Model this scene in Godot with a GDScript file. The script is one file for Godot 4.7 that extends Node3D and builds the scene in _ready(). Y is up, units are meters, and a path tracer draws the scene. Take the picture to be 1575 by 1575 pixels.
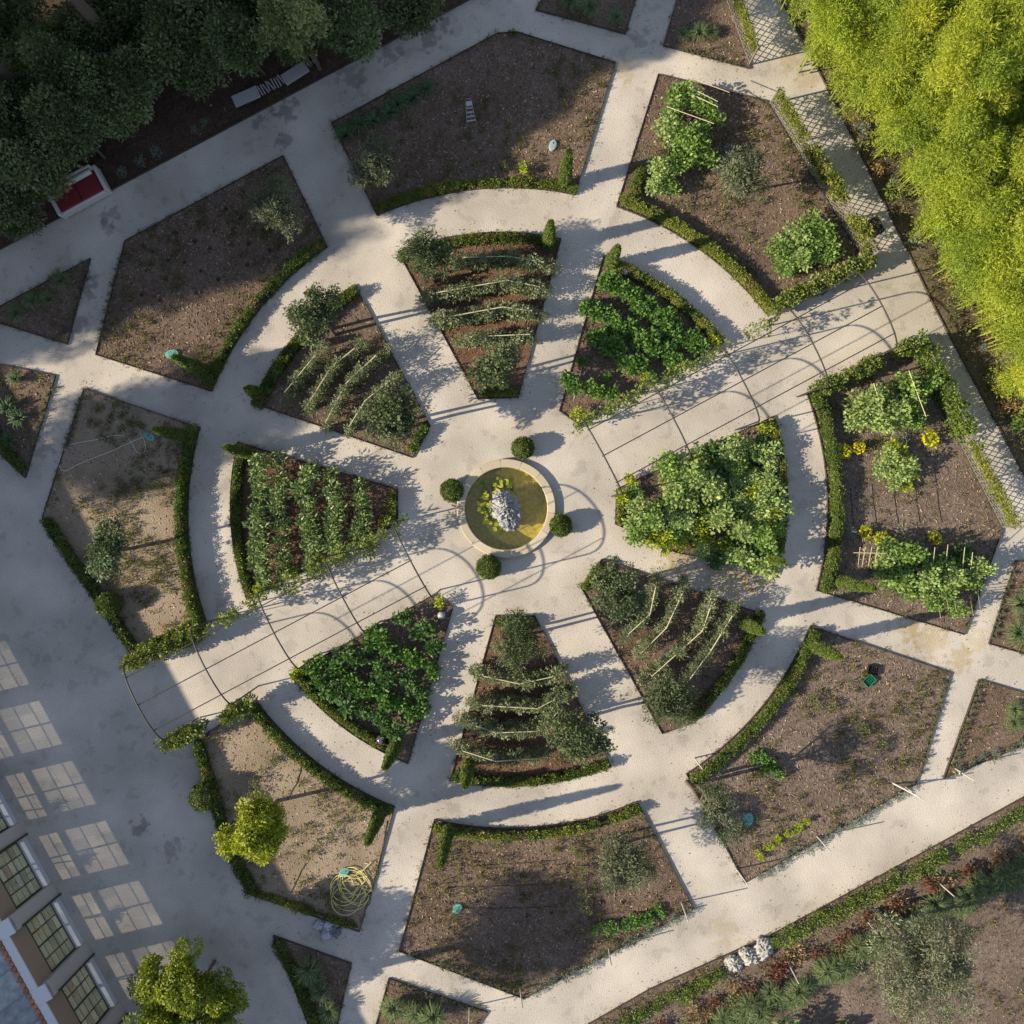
extends Node3D
# A formal kitchen garden round a lily basin, seen from a drone. Positions come from a plan drawn in units of 2 cm whose middle is (787.5, 787.5);
# plan(u, v) gives the point on the ground in metres. u runs right (east), v runs down (south).
const UNIT := 0.02
const EYE := 27.28           # height of the drone
const HUB := Vector2(780, 782)   # middle of the lily basin on the plan
const ORD := ["first", "second", "third", "fourth", "fifth", "sixth", "seventh", "eighth", "ninth", "tenth", "eleventh", "twelfth", "thirteenth", "fourteenth", "fifteenth", "sixteenth", "seventeenth", "eighteenth", "nineteenth", "twentieth"]

var rng := RandomNumberGenerator.new()
var taken := {}
var M := {}          # materials
var K := {}          # shared meshes
var bv := PackedVector3Array()
var bn := PackedVector3Array()
var bc := PackedColorArray()
var bt := PackedVector2Array()
var bi := PackedInt32Array()

# ---------------------------------------------------------------- small helpers
func plan(u: float, v: float, y := 0.0) -> Vector3:
	return Vector3((u - 787.5) * UNIT, y, (v - 787.5) * UNIT)

# The spot on the ground under something of height y that the survey photograph shows at (u, v).
func foot(u: float, v: float, y: float) -> Vector2:
	return Vector2(787.5, 787.5) + (Vector2(u, v) - Vector2(787.5, 787.5)) * (1.0 - y / EYE)

func rf(a: float, b: float) -> float:
	return rng.randf_range(a, b)

func rdir() -> Vector3:
	var z := rf(-1, 1)
	var a := rf(0, TAU)
	var s := sqrt(1.0 - z * z)
	return Vector3(s * cos(a), z, s * sin(a))

func numbered(called: String) -> String:
	var n: int = taken.get(called, 0)
	taken[called] = n + 1
	return called if n == 0 else "%s_%03d" % [called, n]

func tag(o: Node, label: String, category := "", group := "", kind := "") -> void:
	if label: o.set_meta("label", label)
	if category: o.set_meta("category", category)
	if group: o.set_meta("group", group)
	if kind: o.set_meta("kind", kind)

func thing(called: String, label: String, category: String, at: Vector3, turn := 0.0, group := "") -> Node3D:
	var o := Node3D.new()
	o.name = numbered(called)
	add_child(o)
	o.position = at
	o.rotation.y = turn
	tag(o, label, category, group)
	return o

func part(parent: Node, called: String, mesh: Mesh, material: Material, kind := "", label := "") -> MeshInstance3D:
	var o := MeshInstance3D.new()
	o.name = called
	o.mesh = mesh
	o.material_override = material
	parent.add_child(o, true)
	if kind: o.set_meta("kind", kind)
	if label: o.set_meta("label", label)
	return o

func many(parent: Node, called: String, mesh: Mesh, material: Material, places: Array, tints: PackedColorArray) -> MultiMeshInstance3D:
	var mm := MultiMesh.new()
	mm.transform_format = MultiMesh.TRANSFORM_3D
	mm.use_colors = true
	mm.mesh = mesh
	mm.instance_count = places.size()
	for i in places.size():
		mm.set_instance_transform(i, places[i])
		mm.set_instance_color(i, tints[i])
	var o := MultiMeshInstance3D.new()
	o.name = called
	o.multimesh = mm
	o.material_override = material
	parent.add_child(o, true)
	o.set_meta("kind", "stuff")
	return o

func lin(r: float, g: float, b: float) -> Color:
	return Color(r, g, b).linear_to_srgb()

func paint(r: float, g: float, b: float, rough := 0.8, metal := 0.0) -> StandardMaterial3D:
	var m := StandardMaterial3D.new()
	m.albedo_color = lin(r, g, b)
	m.roughness = rough
	m.metallic = metal
	m.metallic_specular = 0.4
	return m

func leafy(rough: float, r: float, g: float, b: float) -> StandardMaterial3D:
	var m := StandardMaterial3D.new()
	m.vertex_color_use_as_albedo = true
	m.roughness = rough
	m.metallic_specular = 0.35
	m.backlight_enabled = true
	m.backlight = lin(r, g, b)
	m.cull_mode = BaseMaterial3D.CULL_DISABLED
	return m

# ---------------------------------------------------------------- mesh building
func start() -> void:
	bv = PackedVector3Array(); bn = PackedVector3Array(); bc = PackedColorArray(); bt = PackedVector2Array(); bi = PackedInt32Array()

func finish(with_uv := false) -> ArrayMesh:
	var a := []
	a.resize(Mesh.ARRAY_MAX)
	a[Mesh.ARRAY_VERTEX] = bv
	a[Mesh.ARRAY_NORMAL] = bn
	a[Mesh.ARRAY_COLOR] = bc
	if with_uv:
		a[Mesh.ARRAY_TEX_UV] = bt
		a[Mesh.ARRAY_TEX_UV2] = bt
	a[Mesh.ARRAY_INDEX] = bi
	var m := ArrayMesh.new()
	m.add_surface_from_arrays(Mesh.PRIMITIVE_TRIANGLES, a)
	return m

func vert(p: Vector3, n: Vector3, c: Color) -> void:
	bv.append(p); bn.append(n); bc.append(c); bt.append(Vector2(p.x, p.z))

func tri(a: int, b: int, c: int, n: Vector3) -> void:
	bi.append(a)
	if (bv[b] - bv[a]).cross(bv[c] - bv[a]).dot(n) > 0.0:
		bi.append(c); bi.append(b)
	else:
		bi.append(b); bi.append(c)

func poly(pts: Array, n: Vector3, c := Color.WHITE) -> void:
	var s := bv.size()
	for p in pts: vert(p, n, c)
	for i in range(1, pts.size() - 1): tri(s, s + i, s + i + 1, n)

# A box with its edges cut off by ch.
func box(at: Vector3, size: Vector3, turn := Basis.IDENTITY, ch := 0.0, c := Color.WHITE) -> void:
	var h := size * 0.5
	ch = minf(ch, minf(h.x, minf(h.y, h.z)) * 0.9)
	var ax := [Vector3(1, 0, 0), Vector3(0, 1, 0), Vector3(0, 0, 1)]
	for k in 3:
		for s in [-1.0, 1.0]:
			var n: Vector3 = ax[k] * s
			var a: Vector3 = ax[(k + 1) % 3]
			var b: Vector3 = ax[(k + 2) % 3]
			var m: Vector3 = n * h[k]
			var ra: Vector3 = a * (h[(k + 1) % 3] - ch)
			var rb: Vector3 = b * (h[(k + 2) % 3] - ch)
			poly([at + turn * (m - ra - rb), at + turn * (m + ra - rb), at + turn * (m + ra + rb), at + turn * (m - ra + rb)], turn * n, c)
	if ch <= 0.0: return
	for k in 3:
		for s in [-1.0, 1.0]:
			for q in [-1.0, 1.0]:
				var i: int = (k + 1) % 3
				var j: int = (k + 2) % 3
				var e: Vector3 = ax[k] * (h[k] - ch)
				var p1: Vector3 = ax[i] * s * h[i] + ax[j] * q * (h[j] - ch)
				var p2: Vector3 = ax[i] * s * (h[i] - ch) + ax[j] * q * h[j]
				poly([at + turn * (p1 - e), at + turn * (p1 + e), at + turn * (p2 + e), at + turn * (p2 - e)], turn * (ax[i] * s + ax[j] * q).normalized(), c)
	for x in [-1.0, 1.0]:
		for y in [-1.0, 1.0]:
			for z in [-1.0, 1.0]:
				var g := Vector3(x, y, z)
				var p: Vector3 = g * (h - Vector3.ONE * ch)
				poly([at + turn * (p + Vector3(x * ch, 0, 0)), at + turn * (p + Vector3(0, y * ch, 0)), at + turn * (p + Vector3(0, 0, z * ch))], turn * g.normalized(), c)

# A round bar along points, tapering from r0 to r1.
func tube(pts: Array, r0: float, r1: float, sides := 6, c := Color.WHITE, cap := true) -> void:
	var s := bv.size()
	var n := pts.size()
	for i in n:
		var p: Vector3 = pts[i]
		var d: Vector3 = (pts[mini(i + 1, n - 1)] - pts[maxi(i - 1, 0)]).normalized()
		var a: Vector3 = d.cross(Vector3.UP if absf(d.y) < 0.9 else Vector3.RIGHT).normalized()
		var b: Vector3 = d.cross(a)
		var r := lerpf(r0, r1, float(i) / maxf(1.0, n - 1))
		for k in sides:
			var q := TAU * k / sides
			var o: Vector3 = a * cos(q) + b * sin(q)
			vert(p + o * r, o, c)
	for i in n - 1:
		for k in sides:
			var a0 := s + i * sides + k
			var a1 := s + i * sides + (k + 1) % sides
			var nn := bn[a0] + bn[a1]
			tri(a0, a1, a1 + sides, nn)
			tri(a0, a1 + sides, a0 + sides, nn)
	if cap:
		for e in [0, n - 1]:
			var d2: Vector3 = (pts[0] - pts[1]) if e == 0 else (pts[n - 1] - pts[n - 2])
			var ring := []
			for k in sides: ring.append(bv[s + e * sides + k])
			poly(ring, d2.normalized(), c)

# A solid of revolution about y; prof holds (radius, y).
func lathe(at: Vector3, prof: Array, sides := 20, c := Color.WHITE) -> void:
	var s := bv.size()
	var n := prof.size()
	for i in n:
		var d: Vector2 = prof[mini(i + 1, n - 1)] - prof[maxi(i - 1, 0)]
		var nr := Vector2(d.y, -d.x).normalized()
		for k in sides:
			var q := TAU * k / sides
			vert(at + Vector3(prof[i].x * cos(q), prof[i].y, prof[i].x * sin(q)), Vector3(nr.x * cos(q), nr.y, nr.x * sin(q)), c)
	for i in n - 1:
		for k in sides:
			var a0 := s + i * sides + k
			var a1 := s + i * sides + (k + 1) % sides
			var nn := bn[a0] + bn[a1 + sides]
			tri(a0, a1, a1 + sides, nn)
			tri(a0, a1 + sides, a0 + sides, nn)

func leaf(p: Vector3, d: Vector3, up: Vector3, l: float, w: float, c: Color) -> void:
	var side := d.cross(up).normalized()
	var n := side.cross(d).normalized()
	var s := bv.size()
	var mid := p + d * l * 0.45 + n * l * 0.07
	var n1 := (n - side * 0.25).normalized()
	var n2 := (n + side * 0.25).normalized()
	vert(p, n, c)
	vert(mid - side * w * 0.5, n1, c)
	vert(p + d * l - n * l * 0.12, n, c)
	vert(mid + side * w * 0.5, n2, c)
	bi.append(s); bi.append(s + 1); bi.append(s + 2)
	bi.append(s); bi.append(s + 2); bi.append(s + 3)

# A handful of leaves about the origin, pointing mostly towards +y: the unit that crowns, hedges and climbers are made of.
func clump(n: int, r: float, l: float, w: float, droop := 0.0, spread := 0.35) -> ArrayMesh:
	start()
	for i in n:
		var o := rdir()
		if o.y < -0.25: o.y = -o.y
		var p := o * r * pow(rng.randf(), 0.5)
		var d := (o + rdir() * 0.7 + Vector3.UP * (0.25 - droop)).normalized()
		var up := (o * 0.5 + Vector3.UP + rdir() * spread).normalized()
		if absf(d.dot(up)) > 0.97: up = (up + Vector3(0.4, 0, 0.3)).normalized()
		var k := rf(0.72, 1.28) * 1.38
		leaf(p, d, up, l * rf(0.7, 1.25), w * rf(0.8, 1.2), Color(k * rf(0.93, 1.07), k, k * rf(0.85, 1.15)))
	return finish()

# A low leafy plant: leaves through a dome of radius r and height h.
func bush(n: int, r: float, h: float, l: float, w: float, c1: Color, c2: Color, droop := 0.0, lobes := 5) -> ArrayMesh:
	start()
	var cs := []
	for i in lobes: cs.append(Vector3(rf(-0.55, 0.55) * r, rf(0.3, 0.75) * h, rf(-0.55, 0.55) * r))
	for i in n:
		var o := rdir()
		if o.y < -0.3: o.y = -o.y
		var b: Vector3 = cs[i % lobes]
		var p := b + Vector3(o.x * r * 0.52, o.y * h * 0.42, o.z * r * 0.52) * pow(rng.randf(), 0.4)
		p.y = maxf(p.y, 0.03)
		var d := (o * 0.8 + rdir() * 0.6 + Vector3.UP * (0.15 - droop)).normalized()
		var up := (Vector3.UP + o * 0.5 + rdir() * 0.35).normalized()
		if absf(d.dot(up)) > 0.97: up = (up + Vector3(0.4, 0, 0.3)).normalized()
		var c := c1.lerp(c2, rng.randf())
		leaf(p, d, up, l * rf(0.65, 1.25), w * rf(0.8, 1.2), c * rf(1.0, 1.6))
	return finish()

# A tuft of arching blades.
func tuft(n: int, r: float, h: float, w: float, c1: Color, c2: Color) -> ArrayMesh:
	start()
	for i in n:
		var a := rf(0, TAU)
		var out := Vector3(cos(a), 0, sin(a))
		var reach := r * rf(0.4, 1.0)
		var top := h * rf(0.6, 1.0)
		var side := Vector3(-out.z, 0, out.x) * w * rf(0.7, 1.2)
		var p0 := out * rf(0, r * 0.15)
		var pts := [p0, p0 + out * reach * 0.35 + Vector3.UP * top * 0.75, p0 + out * reach * 0.75 + Vector3.UP * top, p0 + out * reach * 1.05 + Vector3.UP * top * 0.7]
		var c := c1.lerp(c2, rng.randf()) * rf(0.9, 1.4)
		var s := bv.size()
		for k in 4:
			var f: float = [0.7, 1.0, 0.75, 0.08][k]
			var nn: Vector3 = (Vector3.UP - out * 0.4 * (1.5 - k)).normalized()
			vert(pts[k] - side * 0.5 * f, nn, c)
			vert(pts[k] + side * 0.5 * f, nn, c)
		for k in 3:
			var b := s + k * 2
			bi.append_array(PackedInt32Array([b, b + 3, b + 1, b, b + 2, b + 3]))
	return finish()

# A stone: a sphere pushed in and out by noise.
func stone(size: Vector3, rough: float, freq: float, c: Color, sd: int, rings := 18) -> ArrayMesh:
	start()
	var f := FastNoiseLite.new()
	f.seed = sd
	f.frequency = freq
	f.fractal_octaves = 4
	var sides := rings * 2
	for i in rings + 1:
		var t := PI * i / rings
		for k in sides:
			var q := TAU * k / sides
			var o := Vector3(sin(t) * cos(q), cos(t), sin(t) * sin(q))
			var p := o * size * (1.0 + rough * f.get_noise_3dv(o * 3.0) + rough * 0.55 * absf(f.get_noise_3dv(o * 9.0)) - rough * 1.5 * maxf(0.0, f.get_noise_3dv(o * 17.0 + Vector3.ONE * 5.0) - 0.12))
			vert(p, o, c * (1.0 + 0.5 * f.get_noise_3dv(o * 14.0)))
	for i in rings:
		for k in sides:
			var a0 := i * sides + k
			var a1 := i * sides + (k + 1) % sides
			tri(a0, a1, a1 + sides, bn[a0])
			tri(a0, a1 + sides, a0 + sides, bn[a0])
	for i in bn.size(): bn[i] = Vector3.ZERO
	for i in range(0, bi.size(), 3):
		var nn := (bv[bi[i + 2]] - bv[bi[i]]).cross(bv[bi[i + 1]] - bv[bi[i]])
		for j in 3: bn[bi[i + j]] += nn
	for i in bn.size(): bn[i] = bn[i].normalized() if bn[i].length() > 1e-9 else Vector3.UP
	return finish()

# ---------------------------------------------------------------- plan geometry
# Points from a to b that turn about the lily basin.
func arc(a: Vector2, b: Vector2, n := 14) -> Array:
	var out := []
	var pa := a - HUB
	var pb := b - HUB
	var qa := pa.angle()
	var dq := wrapf(pb.angle() - qa, -PI, PI)
	for i in n + 1:
		var t := float(i) / n
		out.append(HUB + Vector2.from_angle(qa + dq * t) * lerpf(pa.length(), pb.length(), t))
	return out

func moved(line: Array, by: float) -> Array:   # the line moved out from the basin by some units
	var out := []
	for p in line: out.append(p + (p - HUB).normalized() * by)
	return out

func along(line: Array, gap: float, from := 0.0) -> Array:   # points every gap units
	var out := []
	var left := from
	for i in line.size() - 1:
		var a: Vector2 = line[i]
		var b: Vector2 = line[i + 1]
		var l := a.distance_to(b)
		while left < l:
			out.append(a.lerp(b, left / l))
			left += gap
		left -= l
	return out

func sheet(pts: Array, y: float) -> ArrayMesh:
	var flat := PackedVector2Array(pts)
	var ids := Geometry2D.triangulate_polygon(flat)
	start()
	for p in pts: vert(plan(p.x, p.y, y), Vector3.UP, Color.WHITE)
	for i in range(0, ids.size(), 3): tri(ids[i], ids[i + 1], ids[i + 2], Vector3.UP)
	return finish(true)

func inside(pts: PackedVector2Array, n: int) -> Array:   # n random points in a polygon
	var lo := pts[0]
	var hi := pts[0]
	for p in pts:
		lo = lo.min(p)
		hi = hi.max(p)
	var out := []
	var tries := 0
	while out.size() < n and tries < n * 6:
		tries += 1
		var p := Vector2(rf(lo.x, hi.x), rf(lo.y, hi.y))
		if Geometry2D.is_point_in_polygon(p, pts): out.append(p)
	return out

func area(pts: Array) -> float:   # square metres
	var s := 0.0
	for i in pts.size():
		var a: Vector2 = pts[i]
		var b: Vector2 = pts[(i + 1) % pts.size()]
		s += a.cross(b)
	return absf(s) * 0.5 * UNIT * UNIT

# ---------------------------------------------------------------- textures and materials
func noise(sd: int, freq: float, octaves := 4) -> FastNoiseLite:
	var f := FastNoiseLite.new()
	f.seed = sd
	f.frequency = freq
	f.fractal_octaves = octaves
	f.noise_type = FastNoiseLite.TYPE_SIMPLEX_SMOOTH
	return f

func toned(im: Image, lo: Color, hi: Color, power := 1.0) -> ImageTexture:   # a grey picture dyed between two colours
	im.convert(Image.FORMAT_L8)
	var src := im.get_data()
	var table := []
	for i in 256:
		var c := lo.lerp(hi, pow(i / 255.0, power)).linear_to_srgb()
		table.append([int(clampf(c.r, 0, 1) * 255), int(clampf(c.g, 0, 1) * 255), int(clampf(c.b, 0, 1) * 255)])
	var out := PackedByteArray()
	out.resize(src.size() * 3)
	for i in src.size():
		var t: Array = table[src[i]]
		out[i * 3] = t[0]
		out[i * 3 + 1] = t[1]
		out[i * 3 + 2] = t[2]
	return ImageTexture.create_from_image(Image.create_from_data(im.get_width(), im.get_height(), false, Image.FORMAT_RGB8, out))

# Bark chips, clods and twigs strewn over soil, as grey levels.
func strewn(side: int, n: int, longest: int, sd: int) -> Image:
	var im := noise(sd, 0.02).get_seamless_image(side, side)
	im.convert(Image.FORMAT_L8)
	var px := im.get_data()
	for i in px.size(): px[i] = 40 + (px[i] >> 2)
	for i in n:
		var x := rng.randf() * side
		var y := rng.randf() * side
		var a := rf(0, PI)
		var l := rf(longest * 0.3, longest)
		var w := rf(1.2, 3.4)
		var tone := int(clampf(92 + rng.randfn() * 58, 8, 254))
		var dx := cos(a)
		var dy := sin(a)
		var s := 0.0
		while s < l:
			var t := -w * 0.5
			while t < w * 0.5:
				var ix := posmod(int(x + dx * s - dy * t), side)
				var iy := posmod(int(y + dy * s + dx * t), side)
				px[iy * side + ix] = tone
				t += 0.9
			s += 0.9
	return Image.create_from_data(side, side, false, Image.FORMAT_L8, px)

func soil_like(tex: Texture2D, bump: Texture2D, patch: Texture2D, metres: float, r: float, g: float, b: float, relief: float) -> StandardMaterial3D:
	var m := StandardMaterial3D.new()
	m.albedo_color = lin(r, g, b)
	m.albedo_texture = tex
	m.uv1_scale = Vector3(1.0 / metres, 1.0 / metres, 1)
	m.heightmap_enabled = true
	m.heightmap_texture = bump
	m.heightmap_scale = relief
	m.detail_enabled = true
	m.detail_albedo = patch
	m.detail_blend_mode = BaseMaterial3D.BLEND_MODE_MUL
	m.detail_uv_layer = BaseMaterial3D.DETAIL_UV_2
	m.uv2_scale = Vector3(1.0 / 11.7, 1.0 / 11.7, 1)
	m.roughness = 0.95
	m.metallic_specular = 0.2
	return m

func materials() -> void:
	var chips := strewn(1280, 26000, 15, 5)
	var chip_bump := ImageTexture.create_from_image(chips)
	var chip_tex := toned(chips.duplicate(), Color(0.10, 0.085, 0.075), Color(1, 0.95, 0.9), 1.15)
	var patch := toned(noise(9, 0.012, 5).get_seamless_image(512, 512), Color(0.62, 0.60, 0.58), Color(1, 1, 1))
	M.mulch = soil_like(chip_tex, chip_bump, patch, 5.3, 0.49, 0.385, 0.305, 2.8)
	M.red_mulch = soil_like(chip_tex, chip_bump, patch, 4.7, 0.50, 0.32, 0.23, 2.6)
	M.grey_mulch = soil_like(chip_tex, chip_bump, patch, 5.9, 0.53, 0.445, 0.375, 2.8)
	var dirt_im := noise(21, 0.05, 6).get_seamless_image(1024, 1024)
	var dirt_bump := ImageTexture.create_from_image(dirt_im)
	M.dry_soil = soil_like(toned(dirt_im.duplicate(), Color(0.55, 0.5, 0.44), Color(1, 0.98, 0.94)), dirt_bump, patch, 3.1, 0.37, 0.305, 0.235, 1.3)
	M.grove_soil = soil_like(chip_tex, chip_bump, patch, 4.3, 0.42, 0.36, 0.26, 2.0)
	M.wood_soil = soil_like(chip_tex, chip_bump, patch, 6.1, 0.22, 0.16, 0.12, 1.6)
	# stabilised sand of the walks: fine grain, with stains, scuffs and damp marks where they lie
	var grain := noise(33, 0.11, 5).get_seamless_image(1024, 1024)
	var sand := StandardMaterial3D.new()
	sand.albedo_color = lin(0.66, 0.60, 0.515)
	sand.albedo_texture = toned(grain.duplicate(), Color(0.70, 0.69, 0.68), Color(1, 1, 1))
	sand.uv1_scale = Vector3(1.0 / 6.3, 1.0 / 6.3, 1)
	sand.heightmap_enabled = true
	sand.heightmap_texture = ImageTexture.create_from_image(grain)
	sand.heightmap_scale = 0.6
	sand.detail_enabled = true
	sand.detail_blend_mode = BaseMaterial3D.BLEND_MODE_MUL
	sand.detail_uv_layer = BaseMaterial3D.DETAIL_UV_2
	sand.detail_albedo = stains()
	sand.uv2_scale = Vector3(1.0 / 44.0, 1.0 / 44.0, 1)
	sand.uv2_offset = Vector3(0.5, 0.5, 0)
	sand.roughness = 0.92
	sand.metallic_specular = 0.25
	M.sand = sand
	M.edging = paint(0.055, 0.042, 0.034, 0.7)
	M.iron = paint(0.05, 0.045, 0.04, 0.55, 0.3)
	M.bark = paint(0.13, 0.10, 0.075, 0.95)
	M.twig = paint(0.055, 0.062, 0.03, 0.95)
	M.cane = paint(0.50, 0.44, 0.27, 0.7)
	M.white_wood = paint(0.62, 0.58, 0.52, 0.7)
	M.white = paint(0.78, 0.77, 0.74, 0.6)
	M.leaf = leafy(0.5, 0.5, 0.56, 0.22)
	M.gloss_leaf = leafy(0.36, 0.38, 0.46, 0.16)
	M.grey_leaf = leafy(0.6, 0.44, 0.46, 0.3)
	M.tinted = StandardMaterial3D.new()
	M.tinted.vertex_color_use_as_albedo = true
	M.tinted.roughness = 0.9
	M.tinted.metallic_specular = 0.3

func stains() -> ImageTexture:
	var side := 1100
	var broad := noise(41, 0.014, 5).get_image(side, side)
	broad.convert(Image.FORMAT_L8)
	var fine := noise(43, 0.06, 4).get_image(side, side)
	fine.convert(Image.FORMAT_L8)
	var b := broad.get_data()
	var f := fine.get_data()
	var out := PackedByteArray()
	out.resize(side * side * 3)
	for i in side * side:
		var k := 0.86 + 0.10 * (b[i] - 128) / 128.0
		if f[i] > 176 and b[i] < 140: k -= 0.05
		out[i * 3] = int(255 * k)
		out[i * 3 + 1] = int(255 * (k - 0.002))
		out[i * 3 + 2] = int(255 * (k - 0.004))
	var im := Image.create_from_data(side, side, false, Image.FORMAT_RGB8, out)
	# [u, v, radius, strength, brown]: damp and rusty patches, scuffs and drips seen on the walks
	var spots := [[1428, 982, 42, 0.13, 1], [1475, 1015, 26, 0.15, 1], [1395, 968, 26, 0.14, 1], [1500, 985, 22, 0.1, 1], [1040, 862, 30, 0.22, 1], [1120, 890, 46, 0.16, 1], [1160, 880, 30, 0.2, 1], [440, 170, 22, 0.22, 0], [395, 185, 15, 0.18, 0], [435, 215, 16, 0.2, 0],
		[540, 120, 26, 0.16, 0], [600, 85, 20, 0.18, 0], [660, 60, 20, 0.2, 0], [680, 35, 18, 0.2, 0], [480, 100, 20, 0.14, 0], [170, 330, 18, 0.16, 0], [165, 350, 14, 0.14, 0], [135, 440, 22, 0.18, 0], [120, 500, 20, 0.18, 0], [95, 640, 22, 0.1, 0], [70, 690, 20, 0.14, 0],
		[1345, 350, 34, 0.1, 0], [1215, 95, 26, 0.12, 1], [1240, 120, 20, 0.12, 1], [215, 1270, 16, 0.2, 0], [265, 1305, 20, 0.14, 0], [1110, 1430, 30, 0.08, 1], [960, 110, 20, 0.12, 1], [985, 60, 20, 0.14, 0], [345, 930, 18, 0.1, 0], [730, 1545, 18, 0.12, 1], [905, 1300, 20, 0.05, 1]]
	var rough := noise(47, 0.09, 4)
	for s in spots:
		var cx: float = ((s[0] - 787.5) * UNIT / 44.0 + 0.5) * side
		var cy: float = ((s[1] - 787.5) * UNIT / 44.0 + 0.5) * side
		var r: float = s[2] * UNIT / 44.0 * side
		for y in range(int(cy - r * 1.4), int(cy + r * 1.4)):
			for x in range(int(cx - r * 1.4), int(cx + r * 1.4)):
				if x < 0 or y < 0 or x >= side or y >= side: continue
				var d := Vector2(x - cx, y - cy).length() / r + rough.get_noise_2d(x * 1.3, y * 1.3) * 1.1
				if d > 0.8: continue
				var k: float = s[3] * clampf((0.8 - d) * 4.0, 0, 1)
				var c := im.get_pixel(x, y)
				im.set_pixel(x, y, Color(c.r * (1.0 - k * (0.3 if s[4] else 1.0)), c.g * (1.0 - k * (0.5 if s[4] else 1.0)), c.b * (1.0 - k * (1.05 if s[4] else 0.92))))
	return ImageTexture.create_from_image(im)

# ---------------------------------------------------------------- leaves shared by everything that grows
func shared() -> void:
	K.hedge = clump(26, 0.07, 0.042, 0.027)
	K.olive = clump(40, 0.19, 0.095, 0.024, 0.0, 0.7)
	K.apple = clump(34, 0.17, 0.085, 0.05, 0.05, 0.6)
	K.oak = clump(90, 0.34, 0.10, 0.058, 0.05, 0.7)
	K.acacia = clump(60, 0.2, 0.09, 0.045, 0.35, 0.6)
	K.bamboo = clump(120, 0.27, 0.10, 0.015, 0.3, 1.0)
	K.cypress = clump(20, 0.06, 0.055, 0.02)
	K.vine = clump(30, 0.15, 0.09, 0.065, 0.1, 0.6)
	K.wisp = clump(16, 0.2, 0.06, 0.03, 0.0, 0.8)
	K.weed = clump(18, 0.09, 0.07, 0.018, -0.4, 0.8)
	start()
	box(Vector3.ZERO, Vector3(0.05, 0.009, 0.017), Basis(Vector3(0.3, 1, 0.1).normalized(), 0.3))
	K.chip = finish()
	start()
	leaf(Vector3(-0.03, 0, 0), Vector3(1, 0.15, 0).normalized(), Vector3.UP, 0.06, 0.034, Color.WHITE)
	K.fallen = finish()
	for i in 3:
		K["kale%d" % i] = bush(300, 0.28, 0.42, 0.095, 0.065, Color(0.05, 0.11, 0.022), Color(0.11, 0.19, 0.045), 0.0, 6)
		K["deep%d" % i] = bush(230, 0.28, 0.5, 0.10, 0.06, Color(0.035, 0.075, 0.022), Color(0.085, 0.15, 0.045), 0.05, 6)
		K["dahlia%d" % i] = bush(230, 0.28, 0.85, 0.13, 0.05, Color(0.065, 0.105, 0.03), Color(0.17, 0.22, 0.085), 0.05, 8)
		K["bean%d" % i] = bush(420, 0.36, 0.8, 0.08, 0.058, Color(0.075, 0.14, 0.025), Color(0.19, 0.27, 0.07), 0.15, 8)
		K["pale_bean%d" % i] = bush(400, 0.36, 0.85, 0.08, 0.055, Color(0.13, 0.19, 0.05), Color(0.28, 0.34, 0.12), 0.15, 8)
		K["lime%d" % i] = bush(220, 0.26, 0.5, 0.085, 0.045, Color(0.15, 0.20, 0.015), Color(0.33, 0.36, 0.03), 0.05, 6)
		K["box%d" % i] = bush(300, 0.27, 0.36, 0.05, 0.032, Color(0.06, 0.095, 0.018), Color(0.14, 0.18, 0.035), 0.0, 6)
		K["red%d" % i] = bush(150, 0.26, 0.34, 0.075, 0.045, Color(0.06, 0.02, 0.018), Color(0.16, 0.07, 0.04), 0.0, 6)
		K["rust%d" % i] = bush(150, 0.28, 0.3, 0.08, 0.028, Color(0.17, 0.12, 0.05), Color(0.30, 0.19, 0.09), 0.0, 6)
		K["grey%d" % i] = bush(170, 0.26, 0.34, 0.085, 0.024, Color(0.10, 0.13, 0.10), Color(0.20, 0.23, 0.18), 0.0, 6)
		K["scrub%d" % i] = bush(110, 0.26, 0.34, 0.07, 0.03, Color(0.07, 0.085, 0.03), Color(0.17, 0.17, 0.07), 0.0, 7)
		K["strap%d" % i] = tuft(230, 0.34, 0.4, 0.013, Color(0.06, 0.10, 0.035), Color(0.21, 0.25, 0.11))
		K["fern%d" % i] = tuft(70, 0.34, 0.34, 0.03, Color(0.035, 0.075, 0.03), Color(0.10, 0.16, 0.07))
		K["sedge%d" % i] = tuft(26, 0.13, 0.14, 0.016, Color(0.07, 0.075, 0.04), Color(0.16, 0.15, 0.08))
	start()
	for i in 46:
		var o := rdir()
		o.y = absf(o.y)
		leaf(Vector3(o.x * 0.2, 0.2 + o.y * 0.2, o.z * 0.2), (Vector3(o.z, 0.2, -o.x) + rdir() * 0.3).normalized(), (Vector3.UP + o * 0.4).normalized(), 0.07, 0.07, Color(0.62, 0.5, 0.015) * rf(0.75, 1.1))
	K.blossom = finish()
	start()
	for i in 7: tube([Vector3(rf(-0.02, 0.02), 0, rf(-0.02, 0.02)), Vector3(rf(-0.12, 0.12), 0.2, rf(-0.12, 0.12))], 0.008, 0.004, 4)
	K.stems = finish()

# ---------------------------------------------------------------- growing things
func tilt_to(o: Vector3) -> Basis:   # a turn that takes +y near o, spun at random
	var up := (o + rdir() * 0.35).normalized()
	var side := up.cross(Vector3(0.31, 0.12, 0.94)).normalized()
	return Basis(side, up, side.cross(up).normalized()) * Basis(Vector3.UP, rf(0, TAU))

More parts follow.
